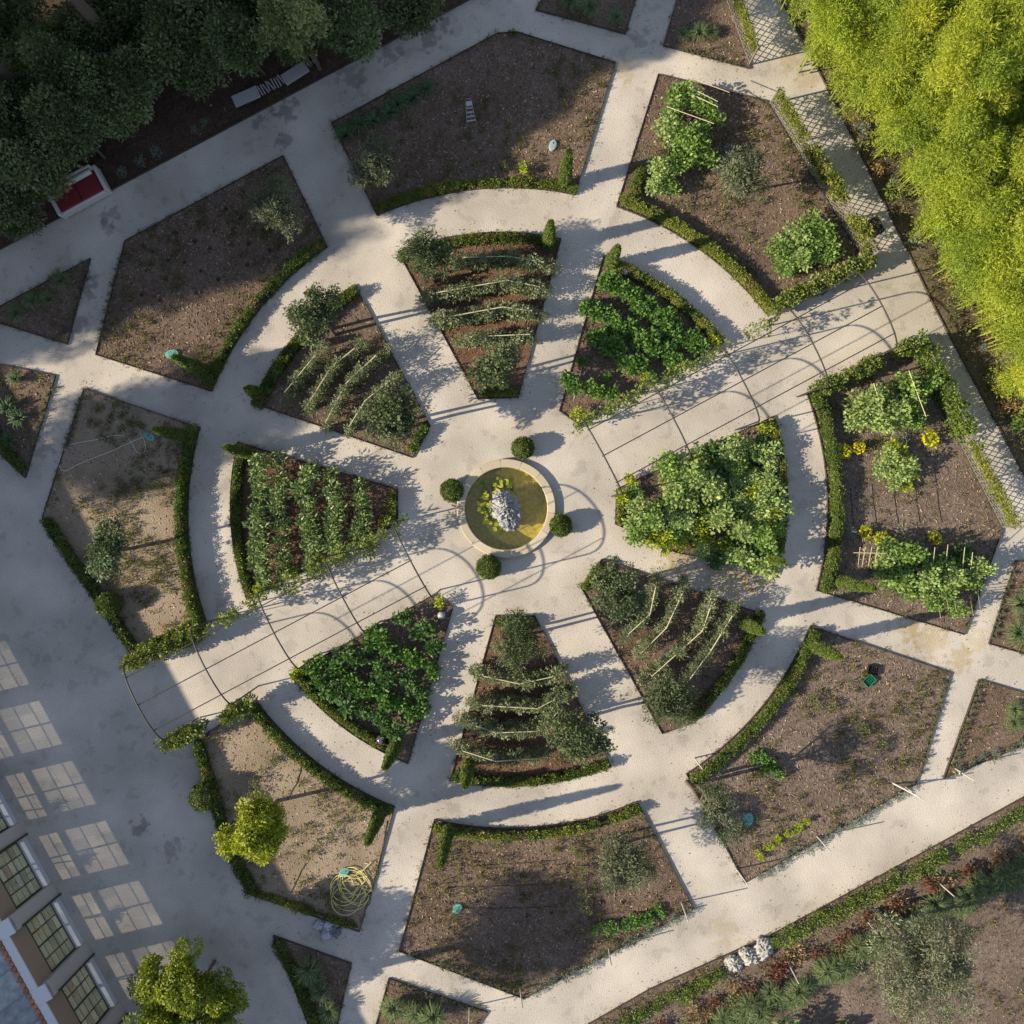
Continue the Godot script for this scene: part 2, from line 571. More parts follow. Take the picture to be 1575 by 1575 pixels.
# A clipped hedge along a plan line.
func hedge(label: String, line: Array, wide: float, tall: float, c1: Color, c2: Color, group := "", called := "box_hedge", leaf_key := "hedge", gappy := 0.0) -> Node3D:
	var mid: Vector2 = line[line.size() / 2]
	var at := plan(mid.x, mid.y, 0.0)
	var t := thing(called, label, "hedge", at, 0.0, group)
	wide -= 0.225
	tall = tall * 0.92 - 0.06
	start()
	var pts := along(line, 8.0)
	pts.append(line[line.size() - 1])
	var fn := noise(rng.randi() % 9999, 0.9, 3)
	for i in pts.size() - 1:
		var a: Vector3 = plan(pts[i].x, pts[i].y) - at
		var b: Vector3 = plan(pts[i + 1].x, pts[i + 1].y) - at
		var d := b - a
		if d.length() < 0.01: continue
		var turn := Basis(Vector3.UP, atan2(-d.z, d.x))
		box((a + b) * 0.5 + Vector3.UP * (tall - 0.05) * 0.5, Vector3(d.length() + 0.02, tall - 0.05, maxf(wide - 0.03, 0.04)), turn, 0.04)
	part(t, "twigs", finish(), M.twig)
	var places := []
	var tints := PackedColorArray()
	var dense := along(line, 2.3)
	for i in dense.size():
		var p: Vector2 = dense[i]
		var q: Vector2 = dense[mini(i + 1, dense.size() - 1)]
		var o: Vector2 = dense[maxi(i - 1, 0)]
		var d := (q - o).normalized()
		var side := Vector3(-d.y, 0, d.x)
		for k in 12:
			var s := rf(-1, 1) * (wide + tall * 1.5)
			var lat := clampf(s, -wide * 0.5, wide * 0.5)
			var y := tall - maxf(0.0, absf(s) - wide * 0.5) * 0.68
			if y < 0.04: continue
			var w := plan(p.x + rf(-2, 2), p.y + rf(-2, 2)) - at
			var bumpy := fn.get_noise_3d(w.x + at.x, lat * 2.0, w.z + at.z)
			if gappy > 0.0 and bumpy * 0.9 + 0.5 < gappy * rng.randf() * 2.0: continue
			var out := (side * signf(lat) * (1.0 if y < tall - 0.02 else absf(lat) / wide) + Vector3.UP * (1.0 if y > tall - 0.05 else 0.35)).normalized()
			places.append(Transform3D(tilt_to(out).scaled(Vector3.ONE * rf(0.75, 1.25)), w + side * (lat + rf(-0.03, 0.03)) + Vector3.UP * (y - 0.03 + bumpy * 0.05 + rf(-0.03, 0.03))))
			var tint := c1.lerp(c2, clampf(0.5 + bumpy * 0.8 + rng.randfn() * 0.22, 0, 1))
			tints.append(tint.lerp(Color(0.19, 0.14, 0.055), 0.75) if fn.get_noise_2d((w.x + at.x) * 1.7, (w.z + at.z) * 1.7 + 40.0) > 0.33 + rng.randf() * 0.2 else tint)
	many(t, "foliage", K[leaf_key], M.gloss_leaf if leaf_key == "hedge" else M.leaf, places, tints)
	return t

# A tree: trunks and limbs, and a crown of many leaf clumps gathered in lobes. crown: (radius, half height), its middle at height mid.
func tree(called: String, label: String, at: Vector2, mid: float, radius: float, half: float, c1: Color, c2: Color, key: String, mat: String, lobes: int, per_lobe: int, trunks := 1, group := "", lean := Vector2.ZERO, category := "tree", lobe_size := 0.42) -> Node3D:
	var t := thing(called, label, category, plan(at.x, at.y, 0.0), 0.0, group)
	var hubs := []
	for i in lobes:
		var o := rdir()
		o.y = lerpf(o.y, absf(o.y), 0.35)
		var k := pow(rng.randf(), 0.45) * (0.78 if lobe_size > 0.3 else 0.95)
		hubs.append(Vector3(o.x * radius * k + lean.x, mid + o.y * half * k, o.z * radius * k + lean.y))
	start()
	var base := mid - half * 0.6
	for i in trunks:
		var q := TAU * i / trunks + rf(0, 1)
		var foot_at := Vector3(cos(q), 0, sin(q)) * (0.16 if trunks > 1 else 0.0)
		var fork := Vector3(lean.x * 0.6 + cos(q) * radius * 0.15 * (trunks - 1), base, lean.y * 0.6 + sin(q) * radius * 0.15 * (trunks - 1))
		var thick := clampf(mid * 0.022, 0.025, 0.16)
		tube([foot_at - Vector3.UP * 0.05, foot_at.lerp(fork, 0.5) + Vector3(rf(-0.06, 0.06), 0, rf(-0.06, 0.06)), fork], thick * 1.25, thick * 0.8, 8)
		for j in range(i, hubs.size(), trunks):
			if j > 16: break
			var e: Vector3 = hubs[j]
			tube([fork - Vector3.UP * 0.05, fork.lerp(e, 0.5) + Vector3(rf(-0.1, 0.1), rf(0, 0.15), rf(-0.1, 0.1)) * radius * 0.4, e], thick * 0.6, thick * 0.2, 5)
			for m in 2:
				var e2: Vector3 = e + rdir() * radius * 0.35
				tube([fork.lerp(e, 0.6), e2], thick * 0.25, thick * 0.1, 4)
	part(t, "trunk", finish(), M.bark)
	var places := []
	var tints := PackedColorArray()
	for h in hubs:
		var lr := radius * lobe_size * rf(0.7, 1.25)
		var lobe_tint := rf(-0.3, 0.3)
		for i in per_lobe:
			var o := rdir()
			if o.y < -0.5: o.y = -o.y
			var p: Vector3 = h + o * Vector3(1, 0.8, 1) * lr * pow(rng.randf(), 0.35)
			places.append(Transform3D(tilt_to(o + Vector3.UP * 0.3).scaled(Vector3.ONE * rf(0.7, 1.25)), p))
			tints.append(c1.lerp(c2, clampf(0.5 + lobe_tint + rng.randfn() * 0.25, 0, 1)))
	many(t, "crown", K[key], M[mat], places, tints)
	return t

# A small plant from a shared mesh, r in plan units.
func plant(called: String, label: String, category: String, at: Vector2, r: float, key: String, group := "", tall := 1.0, y := 0.028, mat := "leaf") -> Node3D:
	var k := r * UNIT / 0.27
	var t := thing(called, label, category, plan(at.x, at.y, y), rf(0, TAU), group)
	var f := part(t, "foliage", K[key + str(rng.randi() % 3)], M[mat])
	f.scale = Vector3(k, k * tall * rf(0.9, 1.12), k)
	var s := part(t, "stem", K.stems, M.bark)
	s.scale = Vector3(k, k * tall, k)
	return t

func cypress(label: String, at: Vector2, tall: float, r := 0.17) -> void:
	var t := thing("cypress_column", label, "topiary", plan(at.x, at.y, 0.02), 0.0, "slim clipped evergreen columns")
	start()
	lathe(Vector3.ZERO, [Vector2(r * 0.55, 0.06), Vector2(r * 0.8, tall * 0.3), Vector2(r * 0.7, tall * 0.6), Vector2(r * 0.42, tall * 0.83), Vector2(0.02, tall * 0.95)], 12)
	part(t, "branches", finish(), M.twig)
	start()
	tube([Vector3(0, -0.03, 0), Vector3(0, tall * 0.3, 0)], 0.05, 0.04, 6)
	part(t, "trunk", finish(), M.bark)
	var places := []
	var tints := PackedColorArray()
	for i in int(430 * tall / 2.4):
		var f := pow(rng.randf(), 0.9)
		var y := 0.05 + f * tall
		var rr := r * (0.72 + 0.5 * f - 1.15 * f * f) * rf(0.9, 1.06)
		var q := rf(0, TAU)
		var o := Vector3(cos(q), 0.7, sin(q))
		places.append(Transform3D(tilt_to(o).scaled(Vector3.ONE * rf(0.7, 1.1)), Vector3(cos(q) * rr, y, sin(q) * rr)))
		tints.append(Color(0.075, 0.115, 0.02).lerp(Color(0.17, 0.22, 0.045), rng.randf()))
	many(t, "foliage", K.cypress, M.leaf, places, tints)

func ball(label: String, at: Vector2, r: float, group := "clipped box balls round the basin") -> void:
	var t := thing("box_ball", label, "topiary", plan(at.x, at.y, 0.0), 0.0, group)
	start()
	lathe(Vector3.ZERO, [Vector2(0.03, 0.02), Vector2(r * 0.6, r * 0.3), Vector2(r * 0.86, r), Vector2(r * 0.6, r * 1.62), Vector2(0.02, r * 1.86)], 14)
	part(t, "twigs", finish(), M.twig)
	var places := []
	var tints := PackedColorArray()
	for i in 420:
		var o := rdir()
		places.append(Transform3D(tilt_to(o).scaled(Vector3.ONE * rf(0.7, 1.05)), Vector3.UP * r + o * (r - 0.05) * rf(0.93, 1.03)))
		tints.append(Color(0.065, 0.10, 0.02).lerp(Color(0.14, 0.18, 0.04), rng.randf()))
	many(t, "foliage", K.hedge, M.gloss_leaf, places, tints)
	start()
	tube([Vector3(0, -0.02, 0), Vector3(0, r * 0.5, 0)], 0.03, 0.025, 6)
	part(t, "trunk", finish(), M.bark)

# A climber spread along a plan line at some height, hanging from a rail or mesh.
func climber(label: String, line: Array, low: float, high: float, wide: float, per_metre: int, c1: Color, c2: Color, key := "vine", group := "", called := "climbing_vine") -> void:
	var mid: Vector2 = line[line.size() / 2]
	var at := plan(mid.x, mid.y, 0.0)
	var t := thing(called, label, "climber", at, 0.0, group)
	var places := []
	var tints := PackedColorArray()
	var stems := along(line, 55.0, 8.0)
	start()
	for p in stems:
		var w: Vector3 = plan(p.x, p.y) - at
		var a := Vector3(rf(-0.05, 0.05), 0, rf(-0.05, 0.05))
		tube([w + Vector3.UP * -0.02, w + a + Vector3.UP * high * 0.5, w - a + Vector3.UP * high * 0.95], 0.016, 0.008, 5)
	part(t, "stem", finish(), M.bark)
	var fn := noise(rng.randi() % 9999, 0.55, 3)
	for p in along(line, 50.0 / per_metre):
		var w: Vector3 = plan(p.x, p.y) - at
		if fn.get_noise_2d(w.x + at.x, w.z + at.z) < (-0.6 if key == "hedge" else -0.28): continue
		var y := lerpf(low, high, pow(rng.randf(), 0.7))
		places.append(Transform3D(tilt_to(rdir() + Vector3.UP * 0.7).scaled(Vector3.ONE * rf(0.6, 1.1) * (1.3 if key == "hedge" else 1.0)), w + Vector3(rf(-1, 1) * wide, y, rf(-1, 1) * wide)))
		tints.append(c1.lerp(c2, rng.randf()))
	many(t, "foliage", K[key], M.leaf, places, tints)

# ---------------------------------------------------------------- beds
func bed(label: String, pts: Array, soil: String, chips: float, weeds: float, c1: Color, c2: Color, edged := true) -> MeshInstance3D:
	var o := MeshInstance3D.new()
	o.name = numbered("planting_bed")
	o.mesh = sheet(pts, 0.026)
	o.material_override = M[soil]
	add_child(o)
	tag(o, label, "", "", "structure")
	if edged:
		start()
		for i in pts.size():
			var a := plan(pts[i].x, pts[i].y)
			var b := plan(pts[(i + 1) % pts.size()].x, pts[(i + 1) % pts.size()].y)
			var d := b - a
			if d.length() < 0.005: continue
			box((a + b) * 0.5 + Vector3.UP * 0.03, Vector3(d.length() + 0.012, 0.08, 0.022), Basis(Vector3.UP, atan2(-d.z, d.x)), 0.004)
		part(o, "edging", finish(), M.edging)
	var m2 := area(pts)
	var places := []
	var tints := PackedColorArray()
	for p in inside(PackedVector2Array(pts), int(m2 * chips)):
		places.append(Transform3D(Basis(Vector3.UP, rf(0, TAU)).scaled(Vector3(rf(0.4, 1.5) * (2.0 if rng.randf() < 0.06 else 1.0), rf(0.5, 2.6), rf(0.6, 1.7))) * Basis(Vector3.RIGHT, rf(-0.5, 0.5)), plan(p.x, p.y, 0.034)))
		tints.append(c1.lerp(c2, pow(rng.randf(), 1.2)) * rf(0.5, 1.6))
	if places.size() > 8: many(o, "wood_chips", K.chip, M.tinted, places, tints)
	places = []
	tints = PackedColorArray()
	for p in inside(PackedVector2Array(pts), int(m2 * minf(chips, 30.0) * 0.5)):
		places.append(Transform3D(Basis(Vector3.UP, rf(0, TAU)) * Basis(Vector3.RIGHT, rf(-0.5, 0.5)).scaled(Vector3.ONE * rf(0.5, 1.4)), plan(p.x, p.y, 0.045)))
		tints.append([Color(0.30, 0.22, 0.10), Color(0.42, 0.30, 0.14), Color(0.20, 0.12, 0.06), Color(0.36, 0.34, 0.24), Color(0.22, 0.24, 0.08)][rng.randi() % 5] * rf(0.6, 1.3))
	if places.size() > 8: many(o, "leaf_litter", K.fallen, M.leaf, places, tints)
	places = []
	tints = PackedColorArray()
	var fn := noise(rng.randi() % 9999, 0.35, 3)
	for p in inside(PackedVector2Array(pts), int(m2 * weeds)):
		var w := plan(p.x, p.y, 0.03)
		if fn.get_noise_2d(w.x, w.z) < -0.05: continue
		places.append(Transform3D(Basis(Vector3.UP, rf(0, TAU)).scaled(Vector3.ONE * rf(0.5, 1.5)), w))
		tints.append(Color(0.10, 0.12, 0.03).lerp(Color(0.24, 0.22, 0.08), rng.randf()))
	if places.size() > 8: many(o, "weeds", K.weed, M.leaf, places, tints)
	return o

# ---------------------------------------------------------------- the basin
func basin() -> void:
	var at := plan(HUB.x - 1.5, HUB.y, 0)
	var t := thing("lily_basin", "round stone basin of green water in the middle of the garden", "fountain", at)
	var n := 14
	for i in n:
		var q0 := TAU * i / n + 0.006 + 0.1
		var q1 := TAU * (i + 1) / n - 0.006 + 0.1
		var y := 0.17 + rf(-0.004, 0.004)
		start()
		var steps := 5
		var prof := [Vector2(1.27, -0.02), Vector2(1.262, y - 0.02), Vector2(1.28, y), Vector2(1.495, y), Vector2(1.515, y - 0.018), Vector2(1.50, -0.03)]
		for k in prof.size() - 1:
			var a: Vector2 = prof[k]
			var b: Vector2 = prof[k + 1]
			var nr := Vector2(-(b.y - a.y), b.x - a.x).normalized()
			for j in steps:
				var s0 := lerpf(q0, q1, float(j) / steps)
				var s1 := lerpf(q0, q1, float(j + 1) / steps)
				var sm := (s0 + s1) * 0.5
				poly([Vector3(a.x * cos(s0), a.y, a.x * sin(s0)), Vector3(b.x * cos(s0), b.y, b.x * sin(s0)), Vector3(b.x * cos(s1), b.y, b.x * sin(s1)), Vector3(a.x * cos(s1), a.y, a.x * sin(s1))], Vector3(nr.x * cos(sm), nr.y, nr.x * sin(sm)))
		for q in [q0, q1]:
			var ring := []
			for p in prof: ring.append(Vector3(p.x * cos(q), p.y, p.x * sin(q)))
			poly(ring, Vector3(-sin(q), 0, cos(q)) * (-1.0 if q == q0 else 1.0))
		var stone_mat: StandardMaterial3D = M.rim.duplicate()
		var shade_of := rf(0.84, 1.08)
		stone_mat.albedo_color = lin(0.50 * shade_of, 0.43 * shade_of, 0.32 * shade_of * rf(0.95, 1.05))
		part(t, "coping_stone", finish(), stone_mat)
	start()
	lathe(Vector3.ZERO, [Vector2(0.0, -0.52), Vector2(1.22, -0.52), Vector2(1.268, -0.44), Vector2(1.268, 0.15)], 48)
	part(t, "bowl", finish(true), M.algae)
	start()
	var sd := 48
	vert(Vector3(0, -0.1, 0), Vector3.UP, Color.WHITE)
	for k in sd: vert(Vector3(1.266 * cos(TAU * k / sd), -0.1, 1.266 * sin(TAU * k / sd)), Vector3.UP, Color.WHITE)
	for k in sd: tri(0, 1 + k, 1 + (k + 1) % sd, Vector3.UP)
	part(t, "water", finish(), M.water)
	var r := thing("fountain_rock", "pitted grey rock standing in the middle of the lily basin", "rock", at + Vector3(-0.01, -0.52, -0.01), 0.5)
	part(r, "boulder", stone(Vector3(0.38, 0.48, 0.5), 0.45, 0.9, Color(0.30, 0.30, 0.295), 77, 44), M.tinted).position.y = 0.5
	part(r, "ledge", stone(Vector3(0.30, 0.3, 0.34), 0.4, 0.8, Color(0.26, 0.26, 0.255), 12, 26), M.tinted).position = Vector3(-0.08, 0.5, 0.36)
	part(r, "crag", stone(Vector3(0.27, 0.3, 0.26), 0.45, 0.8, Color(0.31, 0.31, 0.30), 31, 26), M.tinted).position = Vector3(0.04, 0.82, -0.26)
	# lilies: each plant is a stand of round pads on stalks
	var stands := [[-0.46, -0.46, 0.34, 30, "upper left of the rock, its pads nearest the rim"], [-0.1, -0.66, 0.28, 20, "above the rock"], [-0.62, -0.14, 0.28, 20, "left of the rock, against the rim shadow"], [-0.46, 0.24, 0.24, 18, "lower left of the rock"], [-0.26, 0.5, 0.22, 14, "below the rock's left foot"]]
	for s in stands:
		var w := thing("water_lily", "yellow green water lily pads " + str(s[4]), "water lily", at + Vector3(s[0], -0.52, s[1]), 0.0, "lilies in the basin")
		start()
		var stalks := []
		for i in int(s[3]):
			var p: Vector3 = Vector3(rf(-1, 1) * s[2], 0.43 + (rf(0.0, 0.16) if rng.randf() < 0.7 else 0.003), rf(-1, 1) * s[2])
			var c := Color(0.11, 0.16, 0.02).lerp(Color(0.44, 0.42, 0.05), rng.randf())
			var rr := rf(0.045, 0.085)
			var up := (Vector3.UP + rdir() * 0.45).normalized()
			var sx := up.cross(Vector3.FORWARD).normalized()
			var sz := up.cross(sx)
			var ring := [p]
			for k in 12: ring.append(p + (sx * cos(0.25 + k * 0.52) + sz * sin(0.25 + k * 0.52)) * rr * (1.0 + 0.06 * sin(k * 2.0)) + up * 0.012)
			poly(ring, up, c)
			stalks.append(p)
		part(w, "leaves", finish(), M.leaf, "stuff")
		start()
		for p in stalks: tube([Vector3(p.x * 0.2, 0.0, p.z * 0.2), p - Vector3.UP * 0.004], 0.008, 0.006, 4)
		part(w, "stalks", finish(), M.bark, "stuff")

# ---------------------------------------------------------------- the rose walk
func pergola(label: String, first: Vector2, step: Vector2, n: int) -> void:
	var across := Vector2(-step.y, step.x).normalized()
	var t := thing("pergola", label, "pergola", plan(first.x, first.y, 0), 0.0, "arched iron walks either side of the basin")
	var side := Vector3(across.x, 0, across.y)
	var go := Vector3(step.x, 0, step.y) * UNIT
	var R := 1.2
	var L := 2.55
	var rise := 0.55
	for i in n:
		start()
		var pts := [-side * R - Vector3.UP * 0.05, -side * R + Vector3.UP * L]
		for k in range(1, 24):
			var q := PI * k / 24.0
			pts.append(-side * R * cos(q) + Vector3.UP * (L + rise * pow(sin(q), 0.85)))
		pts.append(side * R + Vector3.UP * L)
		pts.append(side * R - Vector3.UP * 0.05)
		tube(pts, 0.023, 0.023, 8)
		part(t, "arch", finish(), M.iron).position = go * i
	for q in [47.0, 90.0, 133.0]:
		start()
		var o := -side * R * cos(deg_to_rad(q)) + Vector3.UP * (L - 0.035 + rise * pow(sin(deg_to_rad(q)), 0.85))
		tube([o - go * 0.02, o + go * (n - 0.98)], 0.015, 0.015, 6)
		part(t, "rail", finish(), M.iron)

# ---------------------------------------------------------------- the glazed house
func orangery() -> void:
	var t := Node3D.new()
	t.name = numbered("orangery")
	add_child(t)
	var along_x := Vector3(0.486, 0, 0.874)
	t.transform = Transform3D(Basis(along_x, Vector3.UP, Vector3(-0.874, 0, 0.486)), plan(143, 1469))
	tag(t, "long low glazed building with white coping, tiled edge and grey metal roof", "building")
	var P := 2.11
	var W := 1.65
	var lo := -10
	var hi := 4
	var deep := 3.2
	var x0 := lo * P - 0.46
	var x1 := hi * P
	var mid := (x0 + x1) * 0.5
	var long := x1 - x0
	start(); box(Vector3(mid, -0.04, deep * 0.5 + 0.15), Vector3(long, 0.1, deep - 0.1)); part(t, "floor", finish(), M.floor)
	start(); box(Vector3(mid, 2.0, 0.335), Vector3(long, 0.80, 0.21), Basis.IDENTITY, 0.004); part(t, "lintel_wall", finish(), M.ochre)
	# window bays
	var pane := BoxMesh.new()
	pane.size = Vector3(0.36, 0.255, 0.006)
	start()
	for k in 3: box(Vector3(-0.4125 + 0.4125 * k, 0.0, 0), Vector3(0.05 if k == 1 else 0.014, 1.38, 0.04), Basis.IDENTITY, 0.004)
	for k in 4: box(Vector3(0, -0.414 + 0.276 * k, 0.001), Vector3(W - 0.04, 0.011, 0.03), Basis.IDENTITY, 0.004)
	for s in [-1, 1]: box(Vector3(s * (W * 0.5 - 0.03), 0, 0.002), Vector3(0.06, 1.42, 0.055), Basis.IDENTITY, 0.004)
	for s in [-1, 1]: box(Vector3(0, s * 0.69, 0.003), Vector3(W, 0.055, 0.055), Basis.IDENTITY, 0.004)
	var bars := finish()
	start(); box(Vector3.ZERO, Vector3(W, 0.2, 0.30), Basis.IDENTITY, 0.01); var sill := finish()
	start(); box(Vector3.ZERO, Vector3(0.455, 2.24, 0.30), Basis.IDENTITY, 0.012); var pil := finish()
	start(); box(Vector3(W * 0.5, 0, 0), Vector3(W - 0.006, 0.06, 0.25), Basis.IDENTITY, 0.008); var cap_w := finish()
	start(); box(Vector3(-0.23, 0, 0), Vector3(0.47, 0.06, 0.48), Basis.IDENTITY, 0.008); var cap_p := finish()
	for i in range(lo, hi):
		var w := part(t, "window", bars, M.green_frame)
		w.position = Vector3(i * P + W * 0.5, 0.90, 0.25)
		for c in 4:
			for r in 5:
				var g := part(w, "pane", pane, [M.glass, M.glass, M.clear_glass, M.dull_glass][rng.randi() % 4])
				g.position = Vector3(-0.61875 + 0.4125 * c, -0.552 + 0.276 * r, 0.0)
				g.rotation = Vector3(rf(-0.03, 0.03), rf(-0.03, 0.03), 0)
		var s := part(t, "sill", sill, M.zinc)
		s.position = Vector3(i * P + W * 0.5, 0.098, 0.18)
		var cw := part(t, "coping", cap_w, M.lime)
		cw.position = Vector3(i * P, 2.43, 0.32)
	for i in range(lo, hi + 1):
		var p := part(t, "pilaster", pil, M.render)
		p.position = Vector3(i * P - 0.23, 1.12, 0.15)
		var cp := part(t, "coping", cap_p, M.lime)
		cp.position = Vector3(i * P, 2.435, 0.22)
		start(); tube([Vector3(i * P - 0.02, 0, -0.05), Vector3(i * P - 0.02, 2.1, -0.05)], 0.03, 0.03, 8); part(t, "downpipe", finish(), M.iron)
	start(); box(Vector3(mid, 2.32, 0.34), Vector3(long, 0.17, 0.20)); part(t, "parapet", finish(), M.render)
	# barrel tiles along the eave
	start()
	var s0 := bv.size()
	for k in 7:
		var q := PI * k / 6.0
		var o := Vector3(cos(q), sin(q), 0)
		vert(o * 0.075 + Vector3(0, 0, -0.13), o, Color.WHITE)
		vert(o * 0.062 + Vector3(0, 0.03, 0.16), o, Color.WHITE)
	for k in 6:
		tri(s0 + k * 2, s0 + k * 2 + 1, s0 + k * 2 + 3, bn[s0 + k * 2] + bn[s0 + k * 2 + 2])
		tri(s0 + k * 2, s0 + k * 2 + 3, s0 + k * 2 + 2, bn[s0 + k * 2] + bn[s0 + k * 2 + 2])
	var tile := finish()
	for k in int(long / 0.17):
		var c := part(t, "tile", tile, M["clay%d" % (rng.randi() % 3)])
		c.position = Vector3(x0 + 0.1 + k * 0.17, 2.42, 0.56)
		c.rotation = Vector3(rf(-0.03, 0.03), rf(-0.05, 0.05), 0)
	# metal roof rising to the tall rear wall
	var top := 5.55
	var slope := atan2(top - 2.38, deep - 0.35)
	var run := Vector2(deep - 0.30, top - 2.38).length()
	var n := int(long / 0.8)
	start(); box(Vector3.ZERO, Vector3(long / n - 0.02, 0.05, run), Basis.IDENTITY, 0.006); var sheet_mesh := finish()
	start(); box(Vector3.ZERO, Vector3(0.03, 0.05, run - 0.02), Basis.IDENTITY, 0.006); var seam := finish()
	for k in n:
		var rp := part(t, "roof_panel", sheet_mesh, M["roof%d" % (rng.randi() % 3)])
		rp.transform = Transform3D(Basis(Vector3.RIGHT, -slope), Vector3(x0 + (k + 0.5) * long / n, (2.40 + top) * 0.5, (0.50 + deep + 0.2) * 0.5))
		var sm := part(rp, "seam", seam, M.roof0)
		sm.position = Vector3(long / n * 0.5, 0.035, 0)
	start(); box(Vector3(mid, (2.36 + top) * 0.5 - 0.06, (0.50 + deep + 0.2) * 0.5 + 0.03), Vector3(long, 0.04, run), Basis(Vector3.RIGHT, -slope)); part(t, "roof_boards", finish(), M.bark)
	# rear wall: piers and bands leave three tiers of openings, through which the low sun shines onto the paving in front
	var shift := -0.93
	var bands := [[0.0, 1.93], [2.41, 2.53], [3.31, 3.345], [3.5, top]]
	for b in bands:
		start(); box(Vector3(mid, (b[0] + b[1]) * 0.5, deep + 0.12), Vector3(long, b[1] - b[0], 0.05)); part(t, "rear_wall", finish(), M.render)
	for i in range(lo - 1, hi + 2):
		start(); box(Vector3(i * P - 0.23 + shift, 2.7, deep + 0.12), Vector3(0.26, 1.6, 0.046)); part(t, "pier", finish(), M.render)
		for b in [[1.94, 2.405], [2.535, 3.305], [3.35, 3.495]]:
			start(); box(Vector3(i * P + shift + W * 0.5, (b[0] + b[1]) * 0.5, deep + 0.16), Vector3(W + 0.18, b[1] - b[0] - 0.005, 0.005)); part(t, "rear_pane", finish(), M.glass)
	for x in [x0 + 0.06, x1 - 0.06]:
		start()
		for sx in [-0.05, 0.05]: poly([Vector3(x + sx, 0, 0.2), Vector3(x + sx, 2.35, 0.45), Vector3(x + sx, top - 0.1, deep), Vector3(x + sx, 0, deep)], Vector3(signf(sx), 0, 0))
		part(t, "end_wall", finish(), M.render)
	# tall pot plants just inside the glass
	for i in [-5, -3, -2, -1, 0, 1]:
		var at: Vector3 = t.transform * Vector3(i * P + 0.5 + rf(0, 0.6), 0.01, 1.0)
		var names := {-5: "sixth bay from the lower corner", -3: "fourth bay up", -2: "third bay up", -1: "second bay above the frame's lower edge", 0: "lowest whole bay", 1: "bay cut by the frame's lower edge"}
		var pl := thing("potted_palm", "potted plant behind the glass of the building, " + str(names[i]), "plant", at, 0.0, "pot plants inside the glazed building")
		start(); lathe(Vector3.ZERO, [Vector2(0.02, 0.0), Vector2(0.14, 0.0), Vector2(0.19, 0.3), Vector2(0.17, 0.3), Vector2(0.02, 0.27)], 14); part(pl, "pot", finish(), M.clay0)
		start(); tube([Vector3(0, 0.25, 0), Vector3(0.04, 0.8, 0.03), Vector3(0, 1.15, 0.1)], 0.03, 0.02, 6); part(pl, "trunk", finish(), M.bark)
		var f := part(pl, "crown", K["fern0"], M.leaf)
		f.position = Vector3(0, 1.1, 0.1)

# ---------------------------------------------------------------- things that stand about
func oblong(at: Vector2, a: Vector2, b: Vector2) -> float:   # the turn of a thing whose long side runs from a to b
	return -atan2(b.y - a.y, b.x - a.x)

func daybed() -> void:
	var t := thing("daybed", "white outdoor daybed with dark red cushions beside the shaded path", "daybed", plan(128, 300), oblong(Vector2.ZERO, Vector2(71, 298), Vector2(148, 256.5)))
	start(); box(Vector3(0, 0.17, 0), Vector3(1.70, 0.22, 0.84), Basis.IDENTITY, 0.015); part(t, "base", finish(), M.white_paint)
	for s in [-1, 1]:
		start(); box(Vector3(s * 0.80, 0.36, 0.005), Vector3(0.11, 0.18, 0.86), Basis.IDENTITY, 0.02); part(t, "arm", finish(), M.white_paint)
	start(); box(Vector3(0, 0.44, -0.385), Vector3(1.48, 0.34, 0.09), Basis.IDENTITY, 0.02); part(t, "backrest", finish(), M.white_paint)
	start(); box(Vector3(0, 0.32, 0.395), Vector3(1.48, 0.10, 0.08), Basis.IDENTITY, 0.015); part(t, "front_rail", finish(), M.white_paint)
	for s in [[-0.36, 0.05], [0.36, -0.03]]:
		start(); box(Vector3(s[0], 0.34, 0.015), Vector3(0.715, 0.13, 0.68), Basis(Vector3.BACK, s[1]), 0.035); part(t, "seat_cushion", finish(), M.red_cloth)
	start(); box(Vector3(-0.33, 0.50, -0.2), Vector3(0.6, 0.13, 0.36), Basis(Vector3.RIGHT, 0.85), 0.05); part(t, "back_cushion", finish(), M.red_cloth)
	start(); tube([Vector3(-0.1, 0.56, -0.23), Vector3(0.68, 0.56, -0.23)], 0.085, 0.085, 14); part(t, "bolster", finish(), M.white_cloth)
	for x in [-0.78, 0.78]:
		for z in [-0.36, 0.36]:
			start(); box(Vector3(x, 0.035, z), Vector3(0.07, 0.09, 0.07), Basis.IDENTITY, 0.005); part(t, "leg", finish(), M.white_paint)

func bench() -> void:
	var t := thing("garden_bench", "long pale bench with solid ends and slatted middle under the trees", "bench", plan(422, 141), oblong(Vector2.ZERO, Vector2(366, 162), Vector2(470, 106)))
	for s in [-1, 1]:
		start(); box(Vector3(s * 0.82, 0.43, s * 0.04), Vector3(0.82, 0.07, 0.36), Basis(Vector3.UP, 0.08 * s), 0.012); part(t, "seat_slab", finish(), M.pale_stone)
		start(); box(Vector3(s * 0.82, 0.2, s * 0.04 - 0.08), Vector3(0.4, 0.40, 0.16), Basis(Vector3.UP, 0.08 * s), 0.012); part(t, "pedestal", finish(), M.iron)
	for k in 9:
		start(); box(Vector3(-0.36 + k * 0.09, 0.43 + rf(-0.004, 0.004), rf(-0.03, 0.03)), Vector3(0.042, 0.05, 0.31), Basis(Vector3.UP, rf(-0.12, 0.12) + 0.12), 0.006); part(t, "slat", finish(), M.pale_stone)
	for z in [-0.09, 0.09]:
		start(); box(Vector3(0, 0.38, z), Vector3(0.84, 0.045, 0.05), Basis.IDENTITY, 0.005); part(t, "bearer", finish(), M.iron)

